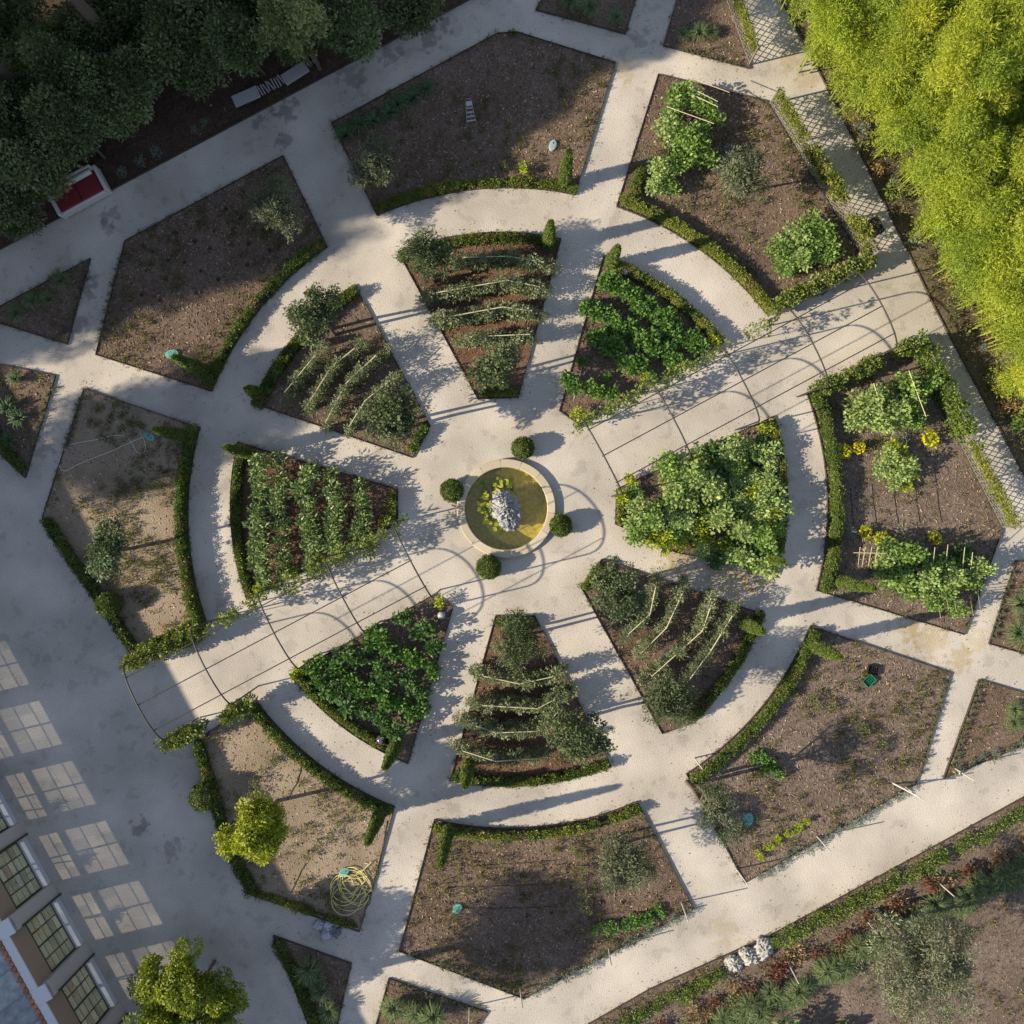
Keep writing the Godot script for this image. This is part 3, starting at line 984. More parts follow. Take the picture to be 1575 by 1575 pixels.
func ladder() -> void:
	var t := thing("step_ladder", "white folding step ladder standing on bare mulch", "ladder", plan(724, 184, 0.03), 0.15)
	t.scale = Vector3(0.62, 0.8, 0.62)
	for s in [-1, 1]:
		start(); tube([Vector3(s * 0.26, 0, 0.28), Vector3(s * 0.13, 1.25, 0.02)], 0.018, 0.018, 6); part(t, "rail", finish(), M.alloy)
		start(); tube([Vector3(s * 0.22, 0, -0.34), Vector3(s * 0.13, 1.24, -0.08)], 0.014, 0.014, 6); part(t, "rear_leg", finish(), M.alloy)
	for k in 4:
		var y := 0.27 + k * 0.26
		start(); box(Vector3(0, y, lerpf(0.28, 0.02, y / 1.25)), Vector3(0.5 - y * 0.2, 0.02, 0.075), Basis.IDENTITY, 0.004); part(t, "step", finish(), M.alloy)
	start(); box(Vector3(0, 1.26, -0.03), Vector3(0.30, 0.025, 0.22), Basis.IDENTITY, 0.006); part(t, "platform", finish(), M.alloy)
	start(); tube([Vector3(-0.13, 1.24, -0.1), Vector3(-0.12, 1.5, -0.12), Vector3(0.12, 1.5, -0.12), Vector3(0.13, 1.24, -0.1)], 0.012, 0.012, 6); part(t, "handle", finish(), M.alloy)

func crate(label: String, at: Vector2, turn: float, mat: String) -> void:
	var t := thing("seed_tray", label, "crate", plan(at.x, at.y, 0.04), turn, "plastic trays left on the mulch")
	start(); box(Vector3(0, 0.012, 0), Vector3(0.32, 0.016, 0.25), Basis.IDENTITY, 0.003); part(t, "base", finish(), M[mat])
	for s in [-1, 1]:
		start(); box(Vector3(0, 0.06, s * 0.125), Vector3(0.34, 0.1, 0.014), Basis(Vector3.RIGHT, s * 0.12), 0.003); part(t, "side", finish(), M[mat])
		start(); box(Vector3(s * 0.162, 0.06, 0), Vector3(0.014, 0.1, 0.25), Basis(Vector3.BACK, -s * 0.12), 0.003); part(t, "side", finish(), M[mat])
	for k in 4:
		start(); box(Vector3(-0.1 + k * 0.066, 0.04, 0), Vector3(0.008, 0.05, 0.235)); part(t, "divider", finish(), M[mat])
	for k in 2:
		start(); box(Vector3(0, 0.041, -0.04 + k * 0.08), Vector3(0.31, 0.05, 0.008)); part(t, "divider", finish(), M[mat])

func lid(label: String, at: Vector2, turn: float, size: Vector2, mat := "teal") -> void:
	var t := thing("valve_box", label, "valve cover", plan(at.x, at.y, 0.02), turn, "irrigation valve covers in the beds")
	start(); lathe(Vector3.ZERO, [Vector2(0.0, 0.09), Vector2(0.88, 0.085), Vector2(0.96, 0.07), Vector2(1.0, 0.0)], 22); var cover := part(t, "cover", finish(), M[mat])
	cover.scale = Vector3(size.x * 0.5, 1, size.y * 0.5)
	start(); box(Vector3(size.x * 0.18, 0.092, 0), Vector3(0.06, 0.012, 0.025), Basis.IDENTITY, 0.003); part(t, "latch", finish(), M.iron)
	for k in 3:
		start(); box(Vector3(-size.x * 0.2 + k * 0.04, 0.0895, 0), Vector3(0.01, 0.008, size.y * 0.6)); part(t, "rib", finish(), M[mat])

func drain() -> void:
	var t := thing("drain_grate", "dark iron drain grate set in the walk beside the bamboo", "drain", plan(1343, 350), deg_to_rad(30))
	start(); box(Vector3(0, 0.004, 0), Vector3(0.5, 0.006, 0.5)); part(t, "pit", finish(), M.black)
	for s in [-1, 1]:
		start(); box(Vector3(s * 0.255, 0.012, 0), Vector3(0.035, 0.03, 0.545), Basis.IDENTITY, 0.003); part(t, "frame", finish(), M.iron)
		start(); box(Vector3(0, 0.0125, s * 0.255), Vector3(0.475, 0.03, 0.035), Basis.IDENTITY, 0.003); part(t, "frame", finish(), M.iron)
	for k in 11:
		start(); box(Vector3(-0.21 + k * 0.042, 0.014, 0), Vector3(0.018, 0.02, 0.474), Basis.IDENTITY, 0.002); part(t, "bar", finish(), M.iron)

func globe(label: String, at: Vector2, r: float, mat: String) -> void:
	var t := thing("garden_globe", label, "globe lamp", plan(at.x, at.y, 0.02), 0.0, "globes among the plants")
	start()
	var prof := []
	for k in 15: prof.append(Vector2(r * sin(PI * k / 14.0), 0.12 + r - r * cos(PI * k / 14.0)))
	lathe(Vector3.ZERO, prof, 24)
	part(t, "globe", finish(), M[mat])
	start(); tube([Vector3(0, -0.02, 0), Vector3(0, 0.14, 0)], 0.05, 0.04, 10); part(t, "stand", finish(), M.iron)

func hose_coil() -> void:
	var c := Vector2(538, 1366)
	var t := thing("hose_coil", "tangled coil of pale yellow hose lying on dry soil", "hose", plan(c.x, c.y, 0.04))
	start()
	var pts := []
	var cx := Vector2(545, 1362)
	for i in 215:
		var q := i * 0.26
		var lap := int(q / TAU)
		var wob := sin(lap * 2.1) * 13.0
		var rr: float = [33.0, 25.0, 30.0, 15.0, 19.0, 29.0, 12.0, 22.0, 17.0, 27.0, 14.0][mini(lap, 10)]
		var nx: float = [33.0, 25.0, 30.0, 15.0, 19.0, 29.0, 12.0, 22.0, 17.0, 27.0, 14.0][mini(lap + 1, 10)]
		rr = lerpf(rr, nx, fmod(q, TAU) / TAU)
		var p := c + Vector2(cos(q) * rr * 0.92 + wob * 0.7, sin(q + 0.3 * sin(lap * 1.9)) * rr * (0.8 + 0.3 * absf(sin(lap * 1.1))) - wob * 0.5 + cos(lap * 1.3) * 9.0)
		pts.append(plan(p.x, p.y, 0.022 + 0.018 * (lap % 3) + 0.006 * sin(q * 3.0)) - plan(c.x, c.y, 0.0))
	var tail := [Vector2(566, 1346), Vector2(560, 1335), Vector2(552, 1339), Vector2(545, 1346), Vector2(556, 1340), Vector2(572, 1324)]
	for p in tail: pts.append(plan(p.x, p.y, 0.05) - plan(c.x, c.y, 0.0))
	tube(pts, 0.0115, 0.0115, 6)
	part(t, "hose", finish(), M.yellow_hose)
	start(); var e: Vector3 = pts[pts.size() - 1]
	tube([e, e + Vector3(0.06, 0, -0.05)], 0.018, 0.015, 8); part(t, "nozzle", finish(), M.iron)

func loose_hose() -> void:
	var way := [Vector2(252, 658), Vector2(244, 656), Vector2(236, 664), Vector2(222, 672), Vector2(200, 681), Vector2(170, 695), Vector2(140, 706), Vector2(118, 716), Vector2(102, 724), Vector2(94, 720), Vector2(92, 710), Vector2(97, 698), Vector2(105, 686), Vector2(122, 681), Vector2(150, 676), Vector2(175, 670), Vector2(192, 671), Vector2(203, 680), Vector2(209, 692), Vector2(216, 698), Vector2(223, 695), Vector2(225, 685), Vector2(221, 673), Vector2(217, 666)]
	var o := plan(160, 690, 0.03)
	var t := thing("garden_hose", "thin grey hose snaking over dry soil beside a clipped column", "hose", o)
	var cv := Curve3D.new()
	for i in way.size():
		var h: Vector2 = (way[mini(i + 1, way.size() - 1)] - way[maxi(i - 1, 0)]) / 6.0
		cv.add_point(plan(way[i].x, way[i].y, 0.045) - o, -Vector3(h.x, 0, h.y) * UNIT, Vector3(h.x, 0, h.y) * UNIT)
	start(); tube(Array(cv.tessellate(4, 3)), 0.012, 0.012, 6); part(t, "hose", finish(), M.grey_hose)
	start(); tube([plan(252, 658, 0.045) - o, plan(256, 660, 0.045) - o], 0.02, 0.014, 8); part(t, "nozzle", finish(), M.iron)

# Canes tied into a frame for climbing beans.
func cane_frame(label: String, lines: Array, group := "bean canes") -> void:
	var a: Vector2 = lines[0][0]
	var o := plan(a.x, a.y, 0.0)
	var t := thing("cane_frame", label, "trellis", o, 0.0, group)
	for l in lines:
		start()
		var f0 := foot(l[0].x, l[0].y, l[2])
		var f1 := foot(l[1].x, l[1].y, l[3])
		tube([plan(f0.x, f0.y, l[2]) - o, plan(f1.x, f1.y, l[3]) - o], 0.013, 0.011, 6)
		part(t, "cane", finish(), M.cane)

func lattice_fence(label: String, a: Vector2, b: Vector2, tall: float) -> void:
	var o := plan(a.x, a.y)
	var d := plan(b.x, b.y) - o
	var t := thing("lattice_fence", label, "fence", o, atan2(-d.z, d.x), "lattice fences along the walk by the bamboo")
	var n := int(ceil(d.length() / 1.6))
	for i in n + 1:
		start(); box(Vector3(d.length() * i / n, tall * 0.5, 0), Vector3(0.05, tall + 0.04, 0.05), Basis.IDENTITY, 0.006); part(t, "post", finish(), M.grey_wood)
	for y in [0.08, tall - 0.03]:
		start(); tube([Vector3(0, y, 0.0), Vector3(d.length(), y, 0.0)], 0.012, 0.012, 6); part(t, "rail", finish(), M.grey_wood)
	start()
	var gap := 0.2
	var k := -tall * 1.2
	while k < d.length():
		for s in [1, -1]:
			var x0 := k if s == 1 else k + tall * 1.2
			var x1 := k + tall * 1.2 if s == 1 else k
			var p0 := Vector3(x0, 0.06, 0.012 * s)
			var p1 := Vector3(x1, tall - 0.03, 0.012 * s)
			if p0.x < 0: p0 = p0.lerp(p1, -p0.x / (p1.x - p0.x))
			if p1.x < 0: p1 = p1.lerp(p0, -p1.x / (p0.x - p1.x))
			if p0.x > d.length(): p0 = p0.lerp(p1, (p0.x - d.length()) / (p0.x - p1.x))
			if p1.x > d.length(): p1 = p1.lerp(p0, (p1.x - d.length()) / (p1.x - p0.x))
			if p0.distance_to(p1) > 0.05: tube([p0, p1], 0.011, 0.011, 5)
		k += gap
	part(t, "lattice", finish(), M.grey_wood, "stuff")

func stake(label: String, at: Vector2, tall: float, lean := Vector2.ZERO, r := 0.022) -> void:
	var t := thing("white_stake", label, "stake", plan(at.x, at.y, 0.0), 0.0, "white wooden stakes along the bed edges")
	start(); tube([Vector3(0, -0.04, 0), Vector3(lean.x, tall, lean.y)], r, r * 0.85, 7); part(t, "post", finish(), M.white_wood)
	start(); lathe(Vector3(lean.x, tall, lean.y), [Vector2(r * 0.9, 0.0), Vector2(r * 0.7, 0.02), Vector2(0.002, 0.03)], 8); part(t, "cap", finish(), M.white_wood)

# A row of trained fruit bushes tied to a cane rail on posts. pts: the rail as the survey shows it.
func espalier(bed_name: String, row: String, pts: Array, c1: Color, c2: Color, gap := 22.0, tall := 1.05) -> void:
	var line := []
	for p in pts: line.append(foot(p.x, p.y, tall))
	var o := plan(line[0].x, line[0].y)
	var t := thing("espalier_rail", "pale cane rail of the %s row in the %s" % [row, bed_name], "trellis", o, 0.0, "cane rails for trained bushes")
	start()
	var rail := []
	for p in line: rail.append(plan(p.x, p.y, tall) - o)
	tube(rail, 0.017, 0.014, 6)
	part(t, "rail", finish(), M.cane)
	for p in line:
		start(); tube([plan(p.x, p.y, -0.03) - o, plan(p.x, p.y, tall + 0.03) - o], 0.014, 0.012, 6); part(t, "post", finish(), M.cane)
	var n_l := line.size()
	var reach: Array = [line[0] + (line[0] - line[1]).normalized() * 14.0] + line + [line[n_l - 1] + (line[n_l - 1] - line[n_l - 2]).normalized() * 14.0]
	var spots := along(reach, gap, rf(1, 5))
	for i in spots.size():
		var q: Vector2 = spots[i]
		var s := thing("espalier_bush", "trained fruit bush, %s in the %s row of the %s" % [ORD[i], row, bed_name], "bush", plan(q.x, q.y, 0.02), 0.0, "trained fruit bushes in rows")
		start()
		tube([Vector3(0, -0.04, 0), Vector3(rf(-0.03, 0.03), 0.45, rf(-0.03, 0.03)), Vector3(0, 0.95, 0)], 0.02, 0.01, 6)
		for k in 4:
			var e := Vector3(rf(-0.26, 0.26), rf(0.6, 1.05), rf(-0.2, 0.2))
			tube([Vector3(0, 0.3 + 0.12 * k, 0), e], 0.01, 0.005, 4)
		part(s, "stem", finish(), M.bark)
		var places := []
		var tints := PackedColorArray()
		var big := rf(0.75, 1.15)
		var w := (spots[mini(i + 1, spots.size() - 1)] - spots[maxi(i - 1, 0)]) as Vector2
		var go := Vector3(w.x, 0, w.y).normalized()
		var off := Vector3(-go.z, 0, go.x)
		for k in int(19 * big):
			var d := rdir()
			var p: Vector3 = (go * d.x * 0.29 + off * d.z * 0.15 + Vector3.UP * (0.62 + d.y * 0.42)) * big * pow(rng.randf(), 0.3)
			p.y = clampf(p.y + 0.12, 0.15, 1.2)
			places.append(Transform3D(tilt_to(d + Vector3.UP * 0.4).scaled(Vector3.ONE * rf(0.55, 1.0)), p))
			tints.append(c1.lerp(c2, rng.randf()))
		many(s, "foliage", K.olive if rng.randf() < 0.5 else K.apple, M.grey_leaf, places, tints)

func row_of(called: String, text: String, category: String, a: Vector2, b: Vector2, n: int, r: float, key: String, group: String, jitter := 3.0, tall := 1.0, mat := "leaf") -> void:
	for i in n:
		var p := a.lerp(b, float(i) / maxf(1.0, n - 1)) + Vector2(rf(-jitter, jitter), rf(-jitter, jitter))
		plant(called, text % ORD[i], category, p, r * rf(0.82, 1.18), key, group, tall, 0.028, mat)

func edge_row(where: String, a: Vector2, b: Vector2, n: int, key := "sedge", r := 7.0) -> void:
	for i in n:
		var p := a.lerp(b, (i + 0.5) / n) + Vector2(rf(-1.5, 1.5), rf(-1.5, 1.5))
		var t := thing("edging_tuft", "small tuft, %s from the %s, %s" % [ORD[i], "left" if absf(b.x - a.x) > absf(b.y - a.y) else "top", where], "tuft", plan(p.x, p.y, 0.02), rf(0, TAU), "tufts along the " + where)
		var f := part(t, "blades", K[key + str(rng.randi() % 3)], M.leaf)
		f.scale = Vector3.ONE * (r * rf(0.8, 1.2) * UNIT / 0.13)

func bamboo(label: String, at: Vector2, tall: float, spread: float, pale: float) -> void:
	var t := thing("bamboo_clump", label, "bamboo", plan(at.x, at.y), 0.0, "bamboo along the right edge")
	var places := []
	var tints := PackedColorArray()
	var lit := Color(0.44, 0.52, 0.06).lerp(Color(0.62, 0.62, 0.07), pale)
	if rng.randf() < 0.15: lit = lit.lerp(Color(0.26, 0.40, 0.07), 0.5)
	var deep := Color(0.29, 0.39, 0.06)
	for i in 9:
		var q := rf(0, TAU)
		var b := Vector3(cos(q), 0, sin(q)) * rf(0.05, 0.45)
		var out := Vector3(cos(q + rf(-0.8, 0.8)), 0, sin(q + rf(-0.8, 0.8))) * spread * rf(0.4, 1.0)
		var h := tall * rf(0.75, 1.08)
		var pts := [b - Vector3.UP * 0.05, b + out * 0.12 + Vector3.UP * h * 0.4, b + out * 0.45 + Vector3.UP * h * 0.8, b + out * 0.85 + Vector3.UP * h * 0.98, b + out * 1.2 + Vector3.UP * h * 0.9]
		start()
		tube(pts, 0.024, 0.008, 6)
		part(t, "culm", finish(), M.culm)
		var tone := rf(0.1, 0.9)
		for k in 50:
			var f := pow(rng.randf(), 0.55)
			var s := clampf(0.07 + f * 0.93, 0, 0.999) * 4.0
			var p: Vector3 = pts[int(s)].lerp(pts[int(s) + 1], s - int(s))
			var off := rdir() * Vector3(1, 0.5, 1) * rf(0.05, 0.5)
			places.append(Transform3D(tilt_to(off.normalized() * 0.6 + Vector3.UP).scaled(Vector3.ONE * rf(0.6, 1.15)), p + off))
			tints.append(deep.lerp(lit, clampf(tone + rng.randfn() * 0.22, 0, 1)))
	many(t, "foliage", K.bamboo, M.bright_leaf, places, tints)

func more_materials() -> void:
	M.rim = paint(0.5, 0.42, 0.3, 0.85)
	var pores := noise(61, 0.08, 5).get_seamless_image(512, 512)
	M.rim.heightmap_enabled = true
	M.rim.heightmap_texture = ImageTexture.create_from_image(pores)
	M.rim.heightmap_scale = 0.5
	M.rim.uv1_triplanar = true
	M.rim.uv1_scale = Vector3.ONE * 1.4
	M.rim.albedo_texture = toned(pores.duplicate(), Color(0.78, 0.77, 0.75), Color(1, 1, 1))
	M.algae = StandardMaterial3D.new()
	M.algae.albedo_color = lin(0.62, 0.47, 0.07)
	M.algae.albedo_texture = toned(noise(71, 0.03, 5).get_seamless_image(512, 512), Color(0.35, 0.42, 0.3), Color(1, 1, 1))
	M.algae.uv1_scale = Vector3(0.4, 0.4, 1)
	M.algae.roughness = 1.0
	M.water = StandardMaterial3D.new()
	M.water.albedo_color = Color(lin(0.16, 0.15, 0.02), 0.22)
	M.water.transparency = BaseMaterial3D.TRANSPARENCY_ALPHA
	M.water.roughness = 0.03
	M.glass = StandardMaterial3D.new()
	M.glass.albedo_color = Color(lin(0.52, 0.56, 0.40), 0.29)
	M.glass.transparency = BaseMaterial3D.TRANSPARENCY_ALPHA
	M.glass.roughness = 0.04
	M.clear_glass = M.glass.duplicate()
	M.clear_glass.albedo_color = Color(lin(0.42, 0.46, 0.36), 0.2)
	M.dull_glass = M.glass.duplicate()
	M.dull_glass.albedo_color = Color(lin(0.62, 0.64, 0.52), 0.38)
	M.floor = paint(0.42, 0.38, 0.26)
	M.ochre = paint(0.30, 0.22, 0.15)
	M.render = paint(0.42, 0.38, 0.34, 0.9)
	M.lime = paint(0.6, 0.585, 0.57, 0.8)
	M.zinc = paint(0.46, 0.48, 0.50, 0.6)
	M.green_frame = paint(0.035, 0.05, 0.028, 0.5)
	for i in 3:
		M["clay%d" % i] = paint(0.48 - 0.07 * i, 0.19 - 0.03 * i, 0.10 - 0.02 * i, 0.85)
		var r := paint(0.30 + 0.03 * i, 0.33 + 0.03 * i, 0.36 + 0.03 * i, 0.65)
		r.albedo_texture = toned(noise(81 + i, 0.025, 5).get_seamless_image(256, 256), Color(0.5, 0.5, 0.5), Color(1, 1, 1))
		r.uv1_triplanar = true
		r.uv1_scale = Vector3.ONE * 0.5
		M["roof%d" % i] = r
	M.white_wood = paint(0.46, 0.44, 0.40, 0.7)
	M.white_paint = paint(0.5, 0.47, 0.43, 0.6)
	M.red_cloth = paint(0.16, 0.018, 0.022, 0.95)
	M.white_cloth = paint(0.52, 0.5, 0.46, 0.95)
	M.pale_stone = paint(0.29, 0.275, 0.27, 0.85)
	M.teal = paint(0.10, 0.28, 0.23, 0.6)
	M.grey_lid = paint(0.25, 0.30, 0.31, 0.6)
	M.green_plastic = paint(0.015, 0.15, 0.07, 0.45)
	M.black = paint(0.012, 0.012, 0.013, 0.6)
	M.yellow_hose = paint(0.62, 0.54, 0.19, 0.5)
	M.grey_hose = paint(0.52, 0.48, 0.38, 0.55)
	M.grey_wood = paint(0.16, 0.14, 0.11, 0.85)
	M.violet_glass = paint(0.16, 0.12, 0.16, 0.12, 0.5)
	M.pale_glass = paint(0.32, 0.32, 0.35, 0.12)
	M.culm = paint(0.22, 0.24, 0.05, 0.5)
	M.bright_leaf = leafy(0.5, 0.78, 0.85, 0.12)
	M.alloy = paint(0.36, 0.36, 0.36, 0.5, 0.2)
	M.drip = paint(0.06, 0.045, 0.035, 0.6)
	M.pit = paint(0.03, 0.024, 0.02, 0.95)

func _ready() -> void:
	rng.seed = 20240
	# ------------------------------------------------ camera, sky, sun, exposure
	var cam := Camera3D.new()
	cam.name = "camera"
	cam.position = Vector3(0, EYE, 0)
	cam.rotation_degrees = Vector3(-90, 0, 0)
	cam.fov = 60.0
	cam.near = 0.1
	cam.far = 400.0
	add_child(cam)
	var sky_mat := ProceduralSkyMaterial.new()
	sky_mat.sky_top_color = lin(0.18, 0.235, 0.355)
	sky_mat.sky_horizon_color = lin(0.38, 0.42, 0.47)
	sky_mat.sky_curve = 0.15
	sky_mat.ground_bottom_color = lin(0.2, 0.18, 0.15)
	sky_mat.ground_horizon_color = lin(0.40, 0.42, 0.45)
	var sky := Sky.new()
	sky.sky_material = sky_mat
	var env := Environment.new()
	env.background_mode = Environment.BG_SKY
	env.sky = sky
	env.tonemap_mode = Environment.TONE_MAPPER_LINEAR
	env.tonemap_exposure = 1.95
	env.sdfgi_enabled = true
	env.ssao_enabled = true
	env.ssil_enabled = true
	var we := WorldEnvironment.new()
	we.name = "environment"
	we.environment = env
	add_child(we)
	var sun := DirectionalLight3D.new()
	sun.name = "sun"
	sun.light_energy = 1.5
	sun.light_color = Color(1.0, 0.945, 0.85)
	sun.light_angular_distance = 0.5
	sun.shadow_enabled = true
	add_child(sun)
	var el := deg_to_rad(29.0)
	var az := deg_to_rad(13.5)
	sun.look_at_from_position(Vector3.ZERO, Vector3(cos(el) * cos(az), -sin(el), -cos(el) * sin(az)))

	materials()
	more_materials()
	shared()
	structure()
	basin()
	orangery()
	var step := Vector2(95.0, -51.0)
	pergola("arched iron walk from the basin up to the bamboo", Vector2(912.5, 710.5), step, 5)
	pergola("arched iron walk from the glazed building up to the basin", Vector2(277, 1051), Vector2(93, -49.3), 5)
	hedges()
	trees()
	wedges()
	outer_beds()
	border()
	small_things()

# ---------------------------------------------------------------- the setting
var BED := {}

func structure() -> void:
	# the walks are one sheet of stabilised sand; the basin is let into it
	start()
	var c := plan(HUB.x - 1.5, HUB.y)
	var n := 64
	for k in n:
		var q := TAU * k / n
		var d := Vector3(cos(q), 0, sin(q))
		var far := 150.0 / maxf(absf(d.x), absf(d.z))
		for r in [1.45, 6.0, 14.0, 24.0, far]: vert(c + d * r, Vector3.UP, Color.WHITE)
	for k in n:
		for j in 4:
			var a := k * 5 + j
			var b := ((k + 1) % n) * 5 + j
			tri(a, a + 1, b + 1, Vector3.UP)
			tri(a, b + 1, b, Vector3.UP)
	var g := part(self, "ground", finish(true), M.sand, "structure", "pale beige stabilised sand paths between the beds")
	g.name = numbered("ground")
	var dark := Color(0.07, 0.045, 0.032)
	var tan := Color(0.34, 0.24, 0.17)
	var V := func(a: Array) -> Array:
		var out := []
		for i in range(0, a.size(), 2): out.append(Vector2(a[i], a[i + 1]))
		return out
	# wedge beds round the basin
	BED.w1 = arc(Vector2(612, 388), Vector2(863, 368)) + V.call([797, 612, 735, 614])
	BED.w2 = arc(Vector2(928, 394), Vector2(1113, 526)) + V.call([894, 655, 860, 632])
	BED.w3 = V.call([948, 752]) + arc(Vector2(1190, 640), Vector2(1197, 882)) + V.call([1170, 875, 1040, 850, 946, 806])
	BED.w4 = V.call([893, 903, 925, 860]) + arc(Vector2(1176, 945), Vector2(1064, 1112)) + V.call([1018, 1128])
	BED.w5 = V.call([823, 947]) + arc(Vector2(940, 1178), Vector2(692, 1200)) + V.call([762, 947])
	BED.w6 = V.call([697, 934, 668, 914]) + arc(Vector2(446, 1037), Vector2(628, 1174))
	BED.w7 = V.call([612, 752]) + V.call([612, 806]) + arc(Vector2(380, 922), Vector2(366, 680))
	BED.w8 = V.call([662, 655, 634, 704]) + arc(Vector2(388, 620), Vector2(546, 438))
	for w in [["w1", "top wedge bed, planted in curved rows", "red_mulch"], ["w2", "upper right wedge bed of leafy rows", "mulch"], ["w3", "right wedge bed, wholly overgrown", "mulch"], ["w4", "lower right wedge bed of cane rows", "mulch"], ["w5", "bottom wedge bed, planted in curved rows", "red_mulch"], ["w6", "lower left wedge bed of dark bushes", "mulch"], ["w7", "left wedge bed of tall leafy plants", "red_mulch"], ["w8", "upper left wedge bed of cane rows", "mulch"]]:
		bed(w[1], BED[w[0]], w[2], 60, 6, dark, tan)
	# outer beds
	BED.o1 = V.call([510, 190, 765, 52, 795, 50, 946, 97, 884, 300]) + arc(Vector2(884, 300), Vector2(580, 332)).slice(1)
	BED.o2 = V.call([1012, 115, 1178, 156, 1334, 412, 1180, 485]) + arc(Vector2(1180, 485), Vector2(948, 318)).slice(1)
	BED.o3 = V.call([1396, 528, 1541, 815, 1482, 976, 1255, 908]) + arc(Vector2(1255, 908), Vector2(1240, 604)).slice(1)
	BED.o4 = V.call([1462, 1035, 1408, 1205, 1145, 1357, 1055, 1190]) + arc(Vector2(1055, 1190), Vector2(1246, 962)).slice(1)
	BED.o5 = V.call([1066, 1397, 806, 1535, 614, 1462, 668, 1260]) + arc(Vector2(668, 1260), Vector2(980, 1232)).slice(1)
	BED.o6 = V.call([553, 1432, 385, 1375, 345, 1290, 300, 1140]) + arc(Vector2(395, 1078), Vector2(607, 1240))
	BED.o7 = V.call([130, 598, 308, 658]) + arc(Vector2(308, 658), Vector2(320, 962)).slice(1) + V.call([208, 1006, 150, 920, 66, 796])
	BED.o8 = V.call([193, 371, 436, 240, 504, 380]) + arc(Vector2(504, 380), Vector2(326, 602)).slice(1) + V.call([148, 546])
	bed("top outer bed of dark mulch, mostly bare", BED.o1, "mulch", 80, 22, dark, tan)
	bed("upper right outer bed of bean frames", BED.o2, "mulch", 80, 22, dark, tan)
	bed("right outer bed of beans and yellow flowers", BED.o3, "grey_mulch", 80, 10, dark, tan)
	bed("lower right outer bed of bare mulch", BED.o4, "grey_mulch", 90, 24, dark, tan)
	bed("bottom outer bed of bare mulch", BED.o5, "mulch", 90, 24, dark, tan)
	bed("lower left outer bed of dry bare soil", BED.o6, "dry_soil", 30, 34, Color(0.12, 0.08, 0.05), Color(0.42, 0.33, 0.22))
	bed("left outer bed of dry bare soil", BED.o7, "dry_soil", 30, 44, Color(0.12, 0.08, 0.05), Color(0.42, 0.33, 0.22))
	bed("upper left outer bed of dark bare mulch", BED.o8, "mulch", 90, 24, dark, tan)
	# corner beds
	BED.t1 = V.call([-30, 488, 140, 398, 104, 530])
	BED.t2 = V.call([-40, 552, 86, 578, 40, 735, -40, 660])
	BED.t3 = V.call([824, 16, 862, -50, 992, -50, 962, 53])
	BED.t4 = V.call([1058, -60, 1098, -60, 1153, 106, 1020, 71])
	BED.t5 = V.call([1562, 862, 1660, 880, 1660, 1030, 1520, 990])
	BED.t6 = V.call([1505, 1045, 1660, 1090, 1660, 1110, 1450, 1197])
	BED.t7 = V.call([598, 1504, 750, 1556, 690, 1640, 560, 1640])
	BED.t8 = V.call([421, 1438, 541, 1481, 505, 1640, 500, 1640])
	for w in [["t1", "left corner bed under tree shade"], ["t2", "small left corner bed beside the shaded paving"], ["t3", "top corner bed in shade"], ["t4", "top corner bed beside the lattice fence"], ["t5", "upper of the two right corner beds"], ["t6", "lower of the two right corner beds"], ["t7", "bottom corner bed of spiky plants"], ["t8", "dark corner bed in the building's shadow"]]:
		bed(w[1], BED[w[0]], "mulch", 50, 10, dark, tan)
	# ground beyond the walks
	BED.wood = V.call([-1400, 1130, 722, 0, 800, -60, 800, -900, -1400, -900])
	BED.grove = V.call([1170, -60, 1300, 190, 1440, 480, 1590, 760, 1700, 960, 2600, 960, 2600, -900, 1170, -900])
	BED.strip = V.call([860, 1600, 1000, 1520, 1190, 1435, 1420, 1310, 1620, 1200, 2400, 800, 2400, 2400, 400, 2400, 400, 1850])
	drift()
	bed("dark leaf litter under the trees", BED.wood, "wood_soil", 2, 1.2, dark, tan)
	bed("dry weedy ground under the bamboo", BED.grove, "grove_soil", 8, 30, dark, tan)
	bed("mixed border along the lower walk", BED.strip, "grey_mulch", 20, 14, dark, tan)

